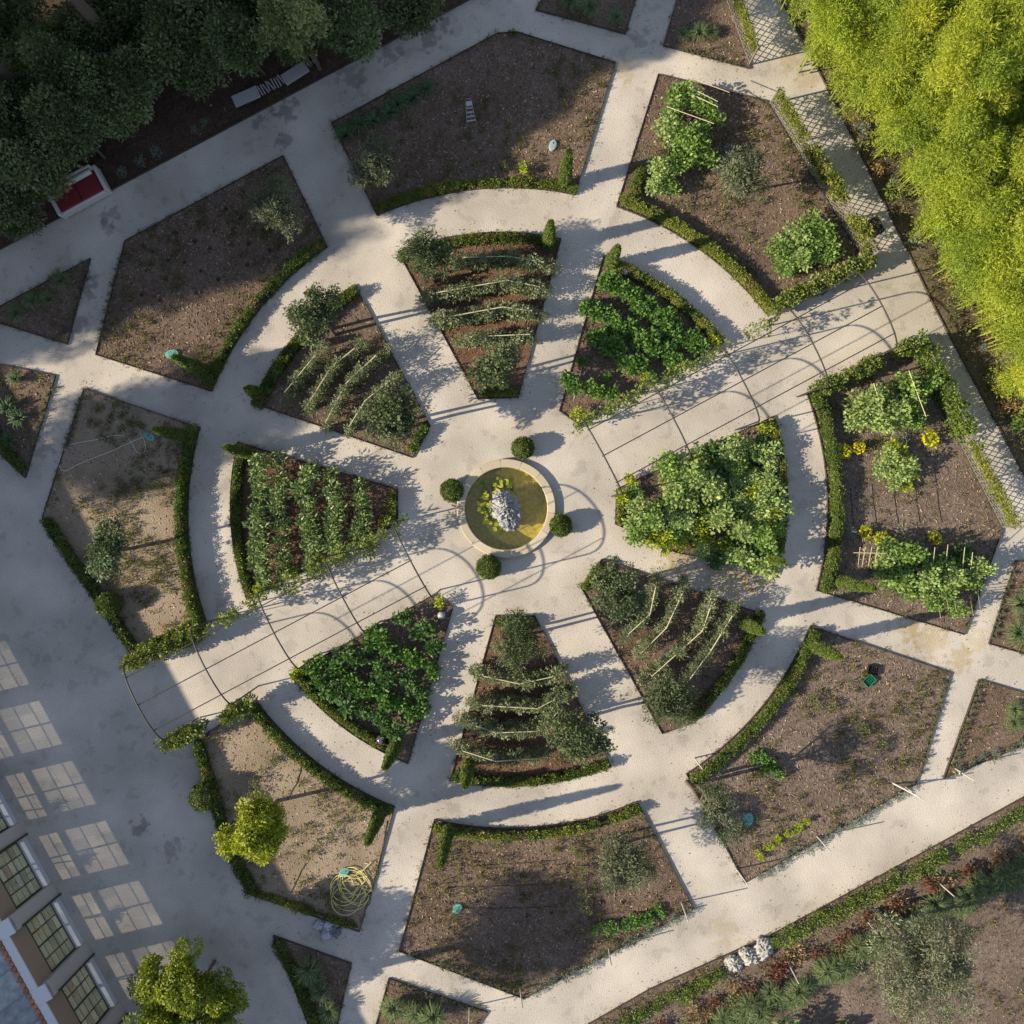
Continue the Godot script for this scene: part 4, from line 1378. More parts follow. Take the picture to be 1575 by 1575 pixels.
# Fallen leaves and grit blown over the walks, thickest beside the beds.
func drift() -> void:
	var places := []
	var tints := PackedColorArray()
	for key in BED:
		var pts: Array = BED[key]
		for i in pts.size():
			var a: Vector2 = pts[i]
			var b: Vector2 = pts[(i + 1) % pts.size()]
			for k in int(a.distance_to(b) / 7.0):
				var p := a.lerp(b, rng.randf()) + Vector2.from_angle(rf(0, TAU)) * pow(rng.randf(), 2.0) * 55.0
				places.append(Transform3D(Basis(Vector3.UP, rf(0, TAU)) * Basis(Vector3.RIGHT, rf(-0.3, 0.3)).scaled(Vector3.ONE * rf(0.35, 1.0)), plan(p.x, p.y, 0.012)))
				tints.append([Color(0.16, 0.10, 0.05), Color(0.26, 0.19, 0.10), Color(0.09, 0.06, 0.04), Color(0.30, 0.26, 0.12)][rng.randi() % 4] * rf(0.6, 1.2))
	var tufts := []
	var greens := PackedColorArray()
	var grit := []
	var greys := PackedColorArray()
	for key in BED:
		var line: Array = BED[key]
		for i in line.size():
			var a: Vector2 = line[i]
			var b: Vector2 = line[(i + 1) % line.size()]
			if a.distance_to(b) > 900.0: continue
			for k in int(a.distance_to(b) / 4.5):
				var p := a.lerp(b, rng.randf()) + Vector2.from_angle(rf(0, TAU)) * rf(0, 5)
				if rng.randf() < 0.5:
					tufts.append(Transform3D(Basis(Vector3.UP, rf(0, TAU)).scaled(Vector3.ONE * rf(0.3, 1.0)), plan(p.x, p.y, 0.0)))
					greens.append(Color(0.09, 0.11, 0.03).lerp(Color(0.22, 0.20, 0.09), rng.randf()))
				for j in 3:
					var q := p + Vector2.from_angle(rf(0, TAU)) * pow(rng.randf(), 1.6) * 30.0
					grit.append(Transform3D(Basis(rdir(), rf(0, TAU)).scaled(Vector3(0.5, 1.1, 0.7) * rf(0.5, 1.1)), plan(q.x, q.y, 0.006)))
					greys.append(Color(0.10, 0.075, 0.055).lerp(Color(0.5, 0.46, 0.4), pow(rng.randf(), 0.7)))
	tag(many(self, "edge_weeds", K.weed, M.leaf, tufts, greens), "small weeds growing along the edges of the beds", "weeds", "", "stuff")
	tag(many(self, "grit", K.chip, M.tinted, grit, greys), "loose grit and soil crumbs spilled over the path edges", "grit", "", "stuff")
	var o := many(self, "fallen_leaves", K.fallen, M.leaf, places, tints)
	tag(o, "dry leaves scattered over the sand paths beside the beds", "leaves", "", "stuff")

func hedges() -> void:
	var b1 := Color(0.055, 0.095, 0.018)
	var b2 := Color(0.14, 0.175, 0.035)
	var y1 := Color(0.10, 0.13, 0.02)
	var y2 := Color(0.24, 0.25, 0.05)
	var g := "box hedges round the wedge beds"
	var A := func(a: float, b: float, c: float, d: float, by := -9.0) -> Array: return moved(arc(Vector2(a, b), Vector2(c, d), 18), by)
	hedge("curved box hedge on the outer edge of the top wedge bed", A.call(614, 392, 858, 368), 0.31, 0.44, b1, b2, g)
	hedge("curved box hedge on the outer edge of the upper right wedge bed", A.call(940, 398, 1112, 522), 0.34, 0.46, b1, y2, g)
	hedge("curved box hedge on the outer edge of the right wedge bed", A.call(1192, 648, 1196, 878), 0.31, 0.46, b1, y2, g)
	hedge("curved box hedge on the outer edge of the lower right wedge bed", A.call(1176, 945, 1066, 1110), 0.31, 0.46, b1, b2, g)
	hedge("curved box hedge on the outer edge of the bottom wedge bed", A.call(936, 1180, 698, 1201), 0.31, 0.44, b1, b2, g)
	hedge("curved box hedge on the outer edge of the lower left wedge bed", A.call(450, 1040, 608, 1160), 0.30, 0.46, y1, b2, g)
	hedge("curved box hedge on the outer edge of the left wedge bed", A.call(380, 918, 366, 690), 0.31, 0.46, b1, b2, g)
	hedge("curved box hedge on the outer edge of the upper left wedge bed", A.call(390, 622, 544, 442), 0.36, 0.46, b1, b2, g)
	var s := "short box hedges at the inner tips of the wedge beds"
	hedge("short box hedge at the inner tip of the top wedge bed", [Vector2(742, 604), Vector2(793, 604)], 0.3, 0.4, b1, b2, s)
	hedge("short box hedge at the inner tip of the bottom wedge bed", [Vector2(766, 956), Vector2(820, 956)], 0.3, 0.45, b1, b2, s)
	hedge("short box hedge at the inner tip of the left wedge bed", [Vector2(604, 758), Vector2(604, 802)], 0.3, 0.45, b1, y2, s)
	hedge("short box hedge at the inner tip of the right wedge bed", [Vector2(954, 762), Vector2(954, 804)], 0.28, 0.35, y1, y2, s)
	hedge("short box hedge at the inner tip of the upper left wedge bed", [Vector2(655, 656), Vector2(634, 694)], 0.3, 0.42, b1, b2, s)
	hedge("short box hedge at the inner tip of the lower right wedge bed", [Vector2(899, 903), Vector2(924, 870)], 0.3, 0.42, b1, b2, s)
	g = "box hedges on the inner edges of the outer beds"
	hedge("low box hedge along the inner curve of the top outer bed", A.call(882, 302, 584, 332, 9.0), 0.30, 0.36, y1, b2, g, "box_hedge", "hedge", 0.25)
	hedge("box hedge along the inner curve of the upper right outer bed", A.call(1176, 484, 952, 318, 9.0), 0.34, 0.46, y1, y2, g)
	hedge("tall box hedge along the inner curve of the right outer bed", A.call(1257, 904, 1243, 608, 9.0), 0.33, 0.62, b1, b2, g)
	hedge("box hedge along the inner curve of the lower right outer bed", A.call(1060, 1190, 1243, 966, 9.0), 0.32, 0.46, b1, b2, g)
	hedge("thin box hedge along the inner curve of the bottom outer bed", A.call(674, 1262, 978, 1233, 9.0), 0.30, 0.4, b1, y2, g, "box_hedge", "hedge", 0.2)
	hedge("dark box hedge along the inner curve of the lower left outer bed", A.call(398, 1080, 604, 1238, 9.0), 0.31, 0.5, b1, b2, g)
	hedge("dark box hedge along the inner curve of the left outer bed", A.call(309, 662, 320, 955, 9.0), 0.33, 0.64, b1, b2, g)
	hedge("patchy box hedge along the inner curve of the upper left outer bed", A.call(503, 384, 330, 600, 9.0), 0.32, 0.46, b1, b2, g, "box_hedge", "hedge", 0.15)
	g = "hedges on the straight sides of the outer beds"
	hedge("short box hedge stub on the left side of the upper right outer bed", [Vector2(983, 262), Vector2(972, 312)], 0.36, 0.45, y1, b2, g)
	hedge("shaded box hedge between the left outer bed and the wide paving", [Vector2(76, 800), Vector2(112, 856), Vector2(156, 918), Vector2(212, 1000)], 0.34, 0.44, b1, b2, g)
	hedge("shaded box hedge between the lower left outer bed and the wide paving", [Vector2(308, 1144), Vector2(330, 1215), Vector2(350, 1288), Vector2(390, 1370)], 0.34, 0.44, b1, b2, g)
	hedge("ragged low hedge along the bottom side of the lower left outer bed", [Vector2(392, 1370), Vector2(470, 1396), Vector2(548, 1424)], 0.24, 0.26, b1, y2, g, "box_hedge", "hedge", 0.45)
	hedge("dark hedge beside the paving on the small left corner bed", [Vector2(-10, 660), Vector2(38, 722)], 0.3, 0.4, b1, b2, g)
	hedge("dark hedge along the paving side of the shaded corner bed", [Vector2(428, 1446), Vector2(462, 1510), Vector2(500, 1600)], 0.32, 0.42, b1, b2, g)
	# balls at the corners of the paving
	ball("clipped box ball just above the basin", Vector2(804, 690), 0.335)
	ball("clipped box ball left of the basin", Vector2(696, 755), 0.345)
	ball("clipped box ball right of the basin", Vector2(862, 808), 0.335)
	ball("largest clipped box ball, just below the basin", Vector2(752, 871), 0.37)
	g = "box balls at the edge of the wide paving"
	ball("dark box ball where the left outer bed meets the wide paving", Vector2(176, 928), 0.38, g)
	ball("dark box ball on the paving beside the lower left outer bed", Vector2(322, 1218), 0.44, g)
	# columns
	var cy := [["top outer bed, at its lower right corner", 867, 284, 2.5], ["top wedge bed, at its upper right corner", 842, 382, 2.4], ["upper right wedge bed, at its top corner", 938, 410, 2.0], ["right wedge bed, at its lower outer corner", 1172, 858, 2.0], ["lower right wedge bed, at its outer corner", 1142, 957, 2.2],
		["right outer bed, beside the bean canes", 1284, 893, 2.9], ["lower right outer bed, near the two trays", 1247, 991, 2.45], ["bottom wedge bed, at its lower left corner", 721, 1172, 2.4], ["bottom outer bed, at its upper left corner", 690, 1272, 2.9], ["lower left outer bed, above the coiled hose", 588, 1244, 2.8], ["lower left wedge bed, beside the violet globe", 611, 1143, 2.6],
		["left wedge bed, at its upper outer corner", 384, 697, 2.3], ["left outer bed, beside the loose hose", 288, 672, 2.4], ["upper left outer bed, beside the teal cover", 318, 572, 2.6], ["upper left wedge bed, at its outer corner", 402, 608, 1.5]]
	for c in cy: cypress("slim clipped evergreen column in the " + str(c[0]), Vector2(c[1], c[2]), c[3])

func trees() -> void:
	var o1 := Color(0.085, 0.11, 0.055)
	var o2 := Color(0.20, 0.22, 0.13)
	var a1 := Color(0.06, 0.09, 0.035)
	var a2 := Color(0.15, 0.18, 0.085)
	var g := "small fruit trees in the beds"
	var spots := [
		[572, 246, 1.8, 0.78, 0.6, "olive", "pale grey green tree with two stems in the top outer bed", 2, o1, o2, 13],
		[428, 318, 1.9, 0.9, 0.7, "olive", "pale grey green tree in the upper left outer bed", 2, o1, o2, 15],
		[1152, 272, 1.7, 0.8, 0.75, "olive", "grey green tree in the upper right outer bed", 1, o1, o2, 14],
		[162, 846, 2.1, 0.82, 0.6, "apple", "round silvery tree on dry soil in the left outer bed", 1, a1, Color(0.19, 0.24, 0.13), 15],
		[960, 1326, 1.8, 0.88, 0.65, "olive", "sparse grey tree in the bottom outer bed", 2, o1, o2, 18],
		[1092, 1246, 2.5, 1.0, 0.9, "olive", "sparse tree leaning over the path from the lower right outer bed", 2, a1, o2, 8],
		[944, 914, 2.0, 0.95, 0.7, "apple", "bushy tree at the inner end of the lower right wedge bed", 2, a1, a2, 17],
		[1036, 1074, 2.0, 0.88, 0.7, "olive", "bushy tree at the outer end of the lower right wedge bed", 2, a1, a2, 15],
		[612, 644, 2.0, 0.92, 0.75, "apple", "bushy tree at the inner end of the upper left wedge bed", 2, a1, a2, 17],
		[488, 486, 2.1, 0.8, 0.75, "apple", "bushy tree at the outer end of the upper left wedge bed", 2, a1, a2, 14],
		[758, 566, 1.9, 0.85, 0.7, "apple", "bushy tree at the inner end of the top wedge bed", 2, a1, a2, 15],
		[652, 400, 2.1, 0.95, 0.75, "olive", "spreading tree at the outer left end of the top wedge bed", 2, a1, a2, 17],
		[800, 986, 1.9, 0.82, 0.7, "olive", "bushy tree at the inner end of the bottom wedge bed", 2, a1, a2, 15],
		[890, 1128, 2.1, 0.95, 0.75, "apple", "spreading tree at the outer right end of the bottom wedge bed", 2, a1, a2, 16]]
	for s in spots:
		tree("fruit_tree", s[6], foot(s[0], s[1], s[2]), s[2], s[3], s[4], s[8], s[9], s[5], "grey_leaf", s[10], 10, s[7], g, Vector2.ZERO, "tree", 0.36)
	tree("acacia_tree", "bright yellow green round tree on dry soil in the lower left outer bed", foot(392, 1274, 2.4), 2.4, 0.95, 0.75, Color(0.20, 0.25, 0.02), Color(0.40, 0.42, 0.04), "acacia", "leaf", 30, 8, 1, "", Vector2.ZERO, "tree", 0.22)
	tree("acacia_tree", "large yellow green tree on the wide paving at the bottom", foot(292, 1536, 2.1), 2.1, 1.5, 1.4, Color(0.10, 0.15, 0.015), Color(0.30, 0.33, 0.035), "acacia", "leaf", 46, 16, 1, "", Vector2.ZERO, "tree", 0.24)
	tree("willow_tree", "large feathery grey green tree in the lower right border", foot(1418, 1478, 2.8), 2.8, 1.75, 1.1, Color(0.13, 0.145, 0.085), Color(0.27, 0.285, 0.18), "olive", "grey_leaf", 34, 13, 2, "", Vector2.ZERO, "tree", 0.34)
	# out of the picture, but its shadow crosses the bottom outer bed
	tree("tall_pine", "tall tree below the picture whose shadow crosses the bottom bed", Vector2(262, 1560), 6.2, 1.5, 1.1, Color(0.04, 0.07, 0.025), Color(0.09, 0.13, 0.05), "oak", "gloss_leaf", 26, 14, 1)
	# the wood at the upper left: tall evergreens whose shade covers the upper walk
	var w1 := Color(0.065, 0.09, 0.035)
	var w2 := Color(0.18, 0.215, 0.09)
	var edge0 := Vector2(-740, 745)
	var edge1 := Vector2(640, 10)
	var names := ["top left corner, third in from the picture's edge", "shaded bench, behind it", "top edge, over the bench", "top edge beside the walk"]
	for i in 12:
		var p := edge0.lerp(edge1, i / 11.0) + Vector2(-0.47, -0.88) * 125.0 + Vector2(rf(-18, 18), rf(-18, 18))
		var label: String = "tall dark evergreen of the wood, %s from the walk's far left end" % ORD[i]
		tree("evergreen_oak", label, p, 9.2, 2.7, 5.6, w1, w2, "oak", "gloss_leaf", 50, 26, 1, "tall evergreens of the wood", Vector2.ZERO, "tree", 0.36)
	for i in 10:
		var p := edge0.lerp(edge1, (i + 0.3) / 10.0) + Vector2(-0.47, -0.88) * 330.0 + Vector2(rf(-30, 30), rf(-30, 30))
		tree("evergreen_oak", "tall dark evergreen deeper in the wood, %s from its far left end" % ORD[i], p, 9.0, 3.0, 5.6, w1, w2, "oak", "gloss_leaf", 30, 22, 1, "tall evergreens deeper in the wood", Vector2.ZERO, "tree", 0.4)
	for i in 3:
		tree("evergreen_oak", "tall tree beyond the glazed building's far end, %s from the left" % ORD[i], [Vector2(-600, 868), Vector2(-505, 838), Vector2(-430, 812)][i], 8.6, 1.7, 2.2, w1, w2, "oak", "gloss_leaf", 22, 16, 1, "tall trees beyond the building")
	var under := [[40, 250, 1.0, "behind the daybed"], [110, 205, 0.9, "above the daybed's right end"], [200, 130, 0.8, "between daybed and bench"], [300, 95, 1.0, "upper left of the bench"], [372, 66, 0.8, "just behind the bench's left half"], [446, 34, 0.9, "behind the bench's right end"], [545, 28, 0.9, "by the walk above the bench"], [640, 2, 0.8, "at the top edge over the walk"], [20, 320, 0.7, "at the left edge below the daybed"], [255, 55, 0.9, "deep in shade at the top left"], [150, 60, 1.1, "farthest up in the top left corner"], [60, 100, 1.2, "left of the farthest corner shrub"], [30, 170, 1.1, "at the left edge, well above the daybed"], [110, 120, 1.0, "in the middle of the top left corner"], [20, 40, 1.2, "in the very corner at top left"], [210, 20, 1.1, "at the top edge, left of the middle shrubs"], [330, 10, 1.1, "at the top edge above the bench's left end"], [400, 6, 1.0, "at the top edge above the bench"], [500, 0, 0.9, "at the top edge right of the bench"], [180, 170, 0.7, "low at the edge of the litter, right of the daybed"]]
	for u in under:
		var tone := rf(0.7, 1.5)
		var up := rf(1.1, 1.9)
		tree("evergreen_shrub", "dark evergreen shrub %s" % u[3], foot(u[0], u[1], up), up, u[2], up * 0.75, Color(0.07, 0.10, 0.038) * tone, Color(0.21, 0.245 + rf(-0.02, 0.03), 0.11) * tone, "oak", "gloss_leaf", 15, 11, 2, "evergreen shrubs at the edge of the wood", Vector2.ZERO, "shrub")
	tree("olive_tree", "lighter olive green crown at the top edge, above the bench's right end", foot(452, 34, 2.6), 2.6, 1.0, 1.5, Color(0.15, 0.19, 0.07), Color(0.40, 0.42, 0.17), "apple", "leaf", 24, 16, 2)
	# bamboo
	var rim := [[1196, -20], [1222, 60], [1276, 130], [1345, 200], [1392, 270], [1425, 340], [1462, 400], [1492, 470], [1528, 540], [1572, 610], [1596, 660]]
	for i in rim.size():
		bamboo("bright yellow green bamboo clump at the walk's side, %s from the top" % ORD[i], foot(rim[i][0], rim[i][1], 2.6) + Vector2(60, -30), rf(3.2, 4.3), 0.75, rf(0.0, 0.7))
	var n := 0
	for row in 4:
		for i in 10:
			var a: Vector2 = Vector2(1345 + row * 62, -60).lerp(Vector2(1650 + row * 45, 560), i / 9.0) + Vector2(rf(-16, 16), rf(-16, 16))
			var f := foot(a.x, a.y, 3.2)
			if a.x > 1680 or a.y < -90: continue
			bamboo("bamboo clump in the %s line behind the walk, %s from the top" % [ORD[row + 1], ORD[i]], f, rf(3.6, 6.0), 0.95, rf(0.1, 1.0))
			n += 1

func wedges() -> void:
	var e1 := Color(0.10, 0.13, 0.06)
	var e2 := Color(0.26, 0.29, 0.15)
	var rows := {
		"top wedge bed": [[Vector2(712, 396), Vector2(780, 394), Vector2(836, 403)], [Vector2(672, 450), Vector2(780, 431), Vector2(830, 441)], [Vector2(690, 487), Vector2(773, 472), Vector2(818, 478)], [Vector2(722, 518), Vector2(815, 514)]],
		"upper left wedge bed": [[Vector2(486, 545), Vector2(438, 603)], [Vector2(545, 536), Vector2(509, 565), Vector2(471, 626)], [Vector2(578, 547), Vector2(532, 590), Vector2(501, 649)], [Vector2(595, 589), Vector2(562, 616), Vector2(537, 656)]],
		"lower right wedge bed": [[Vector2(1126, 948), Vector2(1094, 1000), Vector2(1054, 1054)], [Vector2(1094, 931), Vector2(1080, 971), Vector2(1003, 1040)], [Vector2(1051, 910), Vector2(1025, 966), Vector2(986, 1005)], [Vector2(1009, 901), Vector2(1000, 945), Vector2(967, 975)]],
		"bottom wedge bed": [[Vector2(712, 1155), Vector2(762, 1171), Vector2(826, 1167)], [Vector2(725, 1114), Vector2(762, 1127), Vector2(826, 1125), Vector2(858, 1096)], [Vector2(742, 1085), Vector2(826, 1090), Vector2(861, 1072)], [Vector2(744, 1040), Vector2(799, 1052), Vector2(854, 1040)]]}
	for b in rows:
		for i in rows[b].size():
			var thick: bool = b.begins_with("top") or b.begins_with("bottom")
			espalier(b, ["outermost", "second", "third", "innermost"][i], rows[b][i], e1, e2, 13.0 if thick else 20.0)
	# upper right wedge: rows of leafy greens
	var g := "leafy greens in the upper right wedge bed"
	row_of("leafy_green", "leafy green plant, %s from the left, outermost row of the upper right wedge bed", "vegetable", Vector2(928, 436), Vector2(1070, 530), 10, 17, "kale", g)
	row_of("leafy_green", "leafy green plant, %s from the left, second row of the upper right wedge bed", "vegetable", Vector2(911, 478), Vector2(1038, 556), 9, 17, "kale", g)
	row_of("leafy_green", "leafy green plant, %s from the left, third row of the upper right wedge bed", "vegetable", Vector2(919, 522), Vector2(1000, 580), 6, 16, "kale", g)
	row_of("leafy_green", "leafy green plant, %s from the left, innermost row of the upper right wedge bed", "vegetable", Vector2(884, 590), Vector2(936, 606), 3, 15, "kale", g)
	row_of("leafy_green", "smaller leafy plant, %s from the left, between inner rows of the upper right wedge bed", "vegetable", Vector2(892, 553), Vector2(930, 576), 2, 10, "kale", g)
	row_of("lime_shrub", "yellow green shrub, %s from the basin on the upper right wedge bed's lower side", "shrub", Vector2(888, 640), Vector2(1094, 530), 3, 12, "lime", "yellow green shrubs at the feet of the arches", 3.0, 1.0)
	# lower left wedge: dark bushes
	g = "dark bushes in the lower left wedge bed"
	var lines := [[Vector2(500, 1050), Vector2(612, 1116), 6, "outermost"], [Vector2(498, 1022), Vector2(640, 1092), 7, "second"], [Vector2(540, 998), Vector2(652, 1058), 6, "third"], [Vector2(575, 974), Vector2(662, 1026), 5, "fourth"], [Vector2(620, 952), Vector2(676, 990), 3, "innermost"]]
	for l in lines: row_of("dark_bush", "dark leafy bush, %s from the left, {0} row of the lower left wedge bed".format([l[3]]), "vegetable", l[0], l[1], l[2], 17, ["deep", "kale", "deep", "kale", "deep"][lines.find(l)], g, 6.0)
	row_of("lime_shrub", "yellow green shrub, %s from the left on the lower left wedge bed's upper side", "shrub", Vector2(460, 1032), Vector2(676, 922), 2, 13, "lime", "yellow green shrubs at the feet of the arches")
	# left wedge: tall leafy plants in columns
	g = "tall leafy plants in the left wedge bed"
	var cols := [[404, 712, 884, 8], [436, 712, 880, 8], [478, 728, 866, 7], [520, 736, 852, 6], [558, 752, 836, 5]]
	for i in cols.size():
		row_of("dahlia", "tall plant with long leaves, %s from the top, {0} column of the left wedge bed".format([ORD[i]]), "flower plant", Vector2(cols[i][0], cols[i][1]), Vector2(cols[i][0] + 8, cols[i][2]), cols[i][3], 14.5, "dahlia", g, 4.0, 1.0, "gloss_leaf")
	row_of("lime_shrub", "yellow green shrub, %s from the left along the lower side of the left wedge bed", "shrub", Vector2(402, 904), Vector2(594, 800), 5, 11, "lime", "yellow green shrubs at the feet of the arches", 2.0, 1.3)
	# right wedge: overgrown
	g = "beans crowding the right wedge bed"
	var rings := [[196, 5], [222, 6], [248, 7], [274, 8], [300, 9], [326, 10], [352, 11], [378, 11], [400, 12]]
	for i in rings.size():
		for k in int(rings[i][1]):
			var f: float = (k + 0.5) / rings[i][1]
			var q := lerpf(-0.285, 0.245, f) + rf(-0.012, 0.012)
			var p: Vector2 = HUB + Vector2.from_angle(q) * (rings[i][0] + rf(-5, 5))
			if (i == 1 and k < 3) or (i == 2 and k == 3) or (i == 3 and k == 4) or (i == 5 and k == 7) or (i == 7 and k == 9): continue
			var sunny := f > 0.62 and i < 4 or (i == 0)
			plant("bean_plant", "dense bean plant, %s from the top, %s ring out, right wedge bed" % [ORD[k], ORD[i]], "vegetable", p, rf(12, 20), ["lime", "pale_bean", "bean"][rng.randi() % 3] if sunny else ["bean", "pale_bean", "deep", "pale_bean", "lime"][rng.randi() % 5], g, rf(0.5, 1.2))
	row_of("lime_shrub", "yellow green shrub, %s from the basin along the upper side of the right wedge bed", "shrub", Vector2(956, 764), Vector2(1170, 662), 3, 14, "lime", "yellow green shrubs at the feet of the arches", 2.0, 1.1)
	# climbers on the walk's upper side
	var v1 := Color(0.09, 0.13, 0.03)
	var v2 := Color(0.26, 0.29, 0.08)
	climber("thin climbing rose on the upper legs of the lower arched walk", [Vector2(352, 953), Vector2(440, 905), Vector2(530, 856), Vector2(622, 808)], 0.3, 1.9, 0.16, 17, v1, v2)
	climber("thin climbing rose on the upper legs of the right arched walk", [Vector2(884, 662), Vector2(980, 611), Vector2(1076, 560), Vector2(1170, 508)], 0.3, 1.9, 0.16, 15, v1, v2)
	climber("climber reaching over the paving at the walk's upper lower-left end", [Vector2(210, 1014), Vector2(252, 997), Vector2(322, 968)], 0.4, 1.0, 0.14, 90, v1, v2)
	climber("climber reaching over the paving beside the lower left outer bed", [Vector2(268, 1136), Vector2(310, 1116), Vector2(394, 1074)], 0.4, 1.0, 0.16, 100, v1, v2)
	climber("leafy climber along the lower side of the upper right outer bed", [Vector2(1186, 474), Vector2(1250, 444), Vector2(1328, 406)], 0.1, 0.7, 0.15, 110, v1, v2)
	climber("leafy climber along the upper side of the right outer bed", [Vector2(1250, 604), Vector2(1320, 570), Vector2(1392, 536)], 0.1, 0.8, 0.15, 110, v1, v2)
	climber("low creeper along the lower side of the left outer bed", [Vector2(222, 1000), Vector2(268, 980), Vector2(316, 960)], 0.05, 0.5, 0.14, 80, v1, v2)

func outer_beds() -> void:
	# top outer bed
	var fern := "dark ferns in the shaded beds"
	row_of("fern", "dark fern, %s from the left along the shaded top of the top outer bed", "fern", Vector2(530, 206), Vector2(660, 140), 7, 15, "fern", fern, 5.0)
	row_of("yellow_plant", "weedy yellowish plant, %s from the left above the top outer bed's hedge", "plant", Vector2(690, 252), Vector2(810, 258), 4, 10, "scrub", "weedy plants above the top bed's hedge", 6.0)
	plant("lime_shrub", "small lime shrub beside the column in the top outer bed", "shrub", Vector2(806, 264), 10, "lime")
	# upper right outer bed: bean frames
	var beans := [[1048, 152, 20], [1078, 158, 16], [1098, 176, 14], [1036, 178, 15], [1026, 205, 18], [1054, 212, 20], [1080, 206, 16], [1058, 240, 20], [1084, 238, 17], [1036, 252, 17], [1012, 268, 17], [1006, 288, 13], [1032, 282, 14]]
	for i in beans.size():
		plant("bean_plant", "bean plant, %s from the top in the upper right outer bed's left group" % ORD[i], "vegetable", foot(beans[i][0], beans[i][1], 0.5), beans[i][2], "pale_bean" if i in [10, 11, 4] else "bean", "beans at the left of the upper right outer bed", 0.9)
	var squash := [[1246, 346, 18], [1272, 362, 18], [1222, 368, 18], [1258, 384, 17], [1196, 384, 17], [1232, 396, 17], [1206, 408, 16], [1282, 390, 15]]
	for i in squash.size():
		plant("squash_plant", "pale leafy squash, %s from the top in the upper right outer bed's lower group" % ORD[i], "vegetable", foot(squash[i][0], squash[i][1], 0.4), squash[i][2], ["bean", "bean", "pale_bean"][i % 3], "squash at the lower end of the upper right outer bed", 0.7)
	cane_frame("three thin canes slanting over beans at the top of the upper right outer bed", [[Vector2(1062, 120), Vector2(1122, 142), 1.2, 1.1], [Vector2(1060, 134), Vector2(1104, 156), 1.1, 1.0], [Vector2(1066, 146), Vector2(1104, 164), 0.9, 0.9]])
	cane_frame("single long cane across the beans of the upper right outer bed", [[Vector2(1026, 164), Vector2(1098, 190), 1.0, 1.0], [Vector2(1028, 170), Vector2(1026, 164), 0.0, 1.0], [Vector2(1094, 190), Vector2(1098, 190), 0.0, 1.0]])
	row_of("grey_shrub", "sparse grey shrub, %s from the top left of the grey tree, upper right outer bed", "shrub", Vector2(1112, 236), Vector2(1106, 262), 2, 15, "grey", "sparse grey shrubs by the grey tree", 3.0)
	row_of("low_scrub", "low green scrub, %s from the left in the middle of the upper right outer bed", "shrub", Vector2(1052, 318), Vector2(1218, 318), 4, 11, "scrub", "low scrub in the upper right outer bed", 10.0)
	row_of("low_scrub", "low green scrub, %s from the top by the upper right outer bed's lower hedge", "shrub", Vector2(1122, 400), Vector2(1150, 372), 2, 10, "scrub", "low scrub by the lower hedge", 6.0)
	# right outer bed
	var rb := [[1322, 618, 20], [1336, 640, 19], [1316, 646, 16], [1352, 610, 18], [1366, 634, 20], [1352, 650, 17], [1388, 600, 20], [1402, 622, 18], [1388, 640, 15], [1414, 592, 18], [1412, 646, 13]]
	for i in rb.size():
		plant("bean_plant", "climbing bean, %s from the left on the frames of the right outer bed" % ORD[i], "vegetable", foot(rb[i][0], rb[i][1], 0.6), rb[i][2], "pale_bean" if i < 6 else "bean", "beans on the frames of the right outer bed", 1.1)
	cane_frame("leaning canes among the beans of the right outer bed", [[Vector2(1344, 590), Vector2(1360, 640), 1.3, 1.3], [Vector2(1398, 570), Vector2(1424, 640), 1.4, 1.4], [Vector2(1340, 596), Vector2(1344, 590), 0.0, 1.3], [Vector2(1420, 636), Vector2(1424, 640), 0.0, 1.4]])
	var sq := [[1376, 690, 18], [1362, 706, 16], [1392, 706, 17], [1378, 722, 18], [1402, 726, 15], [1358, 726, 13], [1392, 744, 14], [1376, 742, 12]]
	for i in sq.size():
		plant("squash_plant", "yellowing squash, %s from the top in the middle of the right outer bed" % ORD[i], "vegetable", foot(sq[i][0], sq[i][1], 0.3), sq[i][2], "pale_bean" if i % 2 else "lime", "squash in the middle of the right outer bed", 0.7)
	var fl := [[1300, 694, 12, "left end of the upper flower row"], [1322, 688, 11, "second in the upper flower row"], [1432, 674, 14, "right end of the upper flower row"], [1332, 818, 11, "left end of the lower flower row"], [1358, 828, 12, "second in the lower flower row"], [1440, 828, 11, "right end of the lower flower row"]]
	for f in fl:
		var p := plant("marigold", "yellow flowered bush, %s, right outer bed" % f[3], "flower", foot(f[0], f[1], 0.3), f[2], "lime", "yellow flowers in the right outer bed", 0.8)
		var k: float = f[2] * UNIT / 0.24
		part(p, "blossom", K.blossom, M.leaf).scale = Vector3(k, k, k)
	plant("grey_shrub", "grey green shrub between beans and yellow flowers, right outer bed", "shrub", foot(1390, 672, 0.3), 13, "grey", "", 1.0)
	plant("grey_shrub", "grey green shrub right of the lower yellow flowers, right outer bed", "shrub", foot(1388, 824, 0.3), 14, "grey", "", 1.1)
	plant("dusky_shrub", "dusky grey shrub beside the tall hedge, right outer bed", "shrub", foot(1306, 816, 0.3), 12, "grey", "", 0.9)
	var lb := [[1372, 846, 18], [1396, 852, 20], [1418, 862, 18], [1362, 866, 17], [1386, 876, 20], [1372, 894, 18], [1394, 900, 17], [1416, 886, 19], [1436, 870, 18], [1410, 912, 15], [1438, 898, 17], [1458, 880, 18], [1462, 906, 16], [1438, 926, 14], [1480, 862, 18], [1500, 870, 15], [1490, 890, 15], [1472, 938, 13], [1494, 850, 14]]
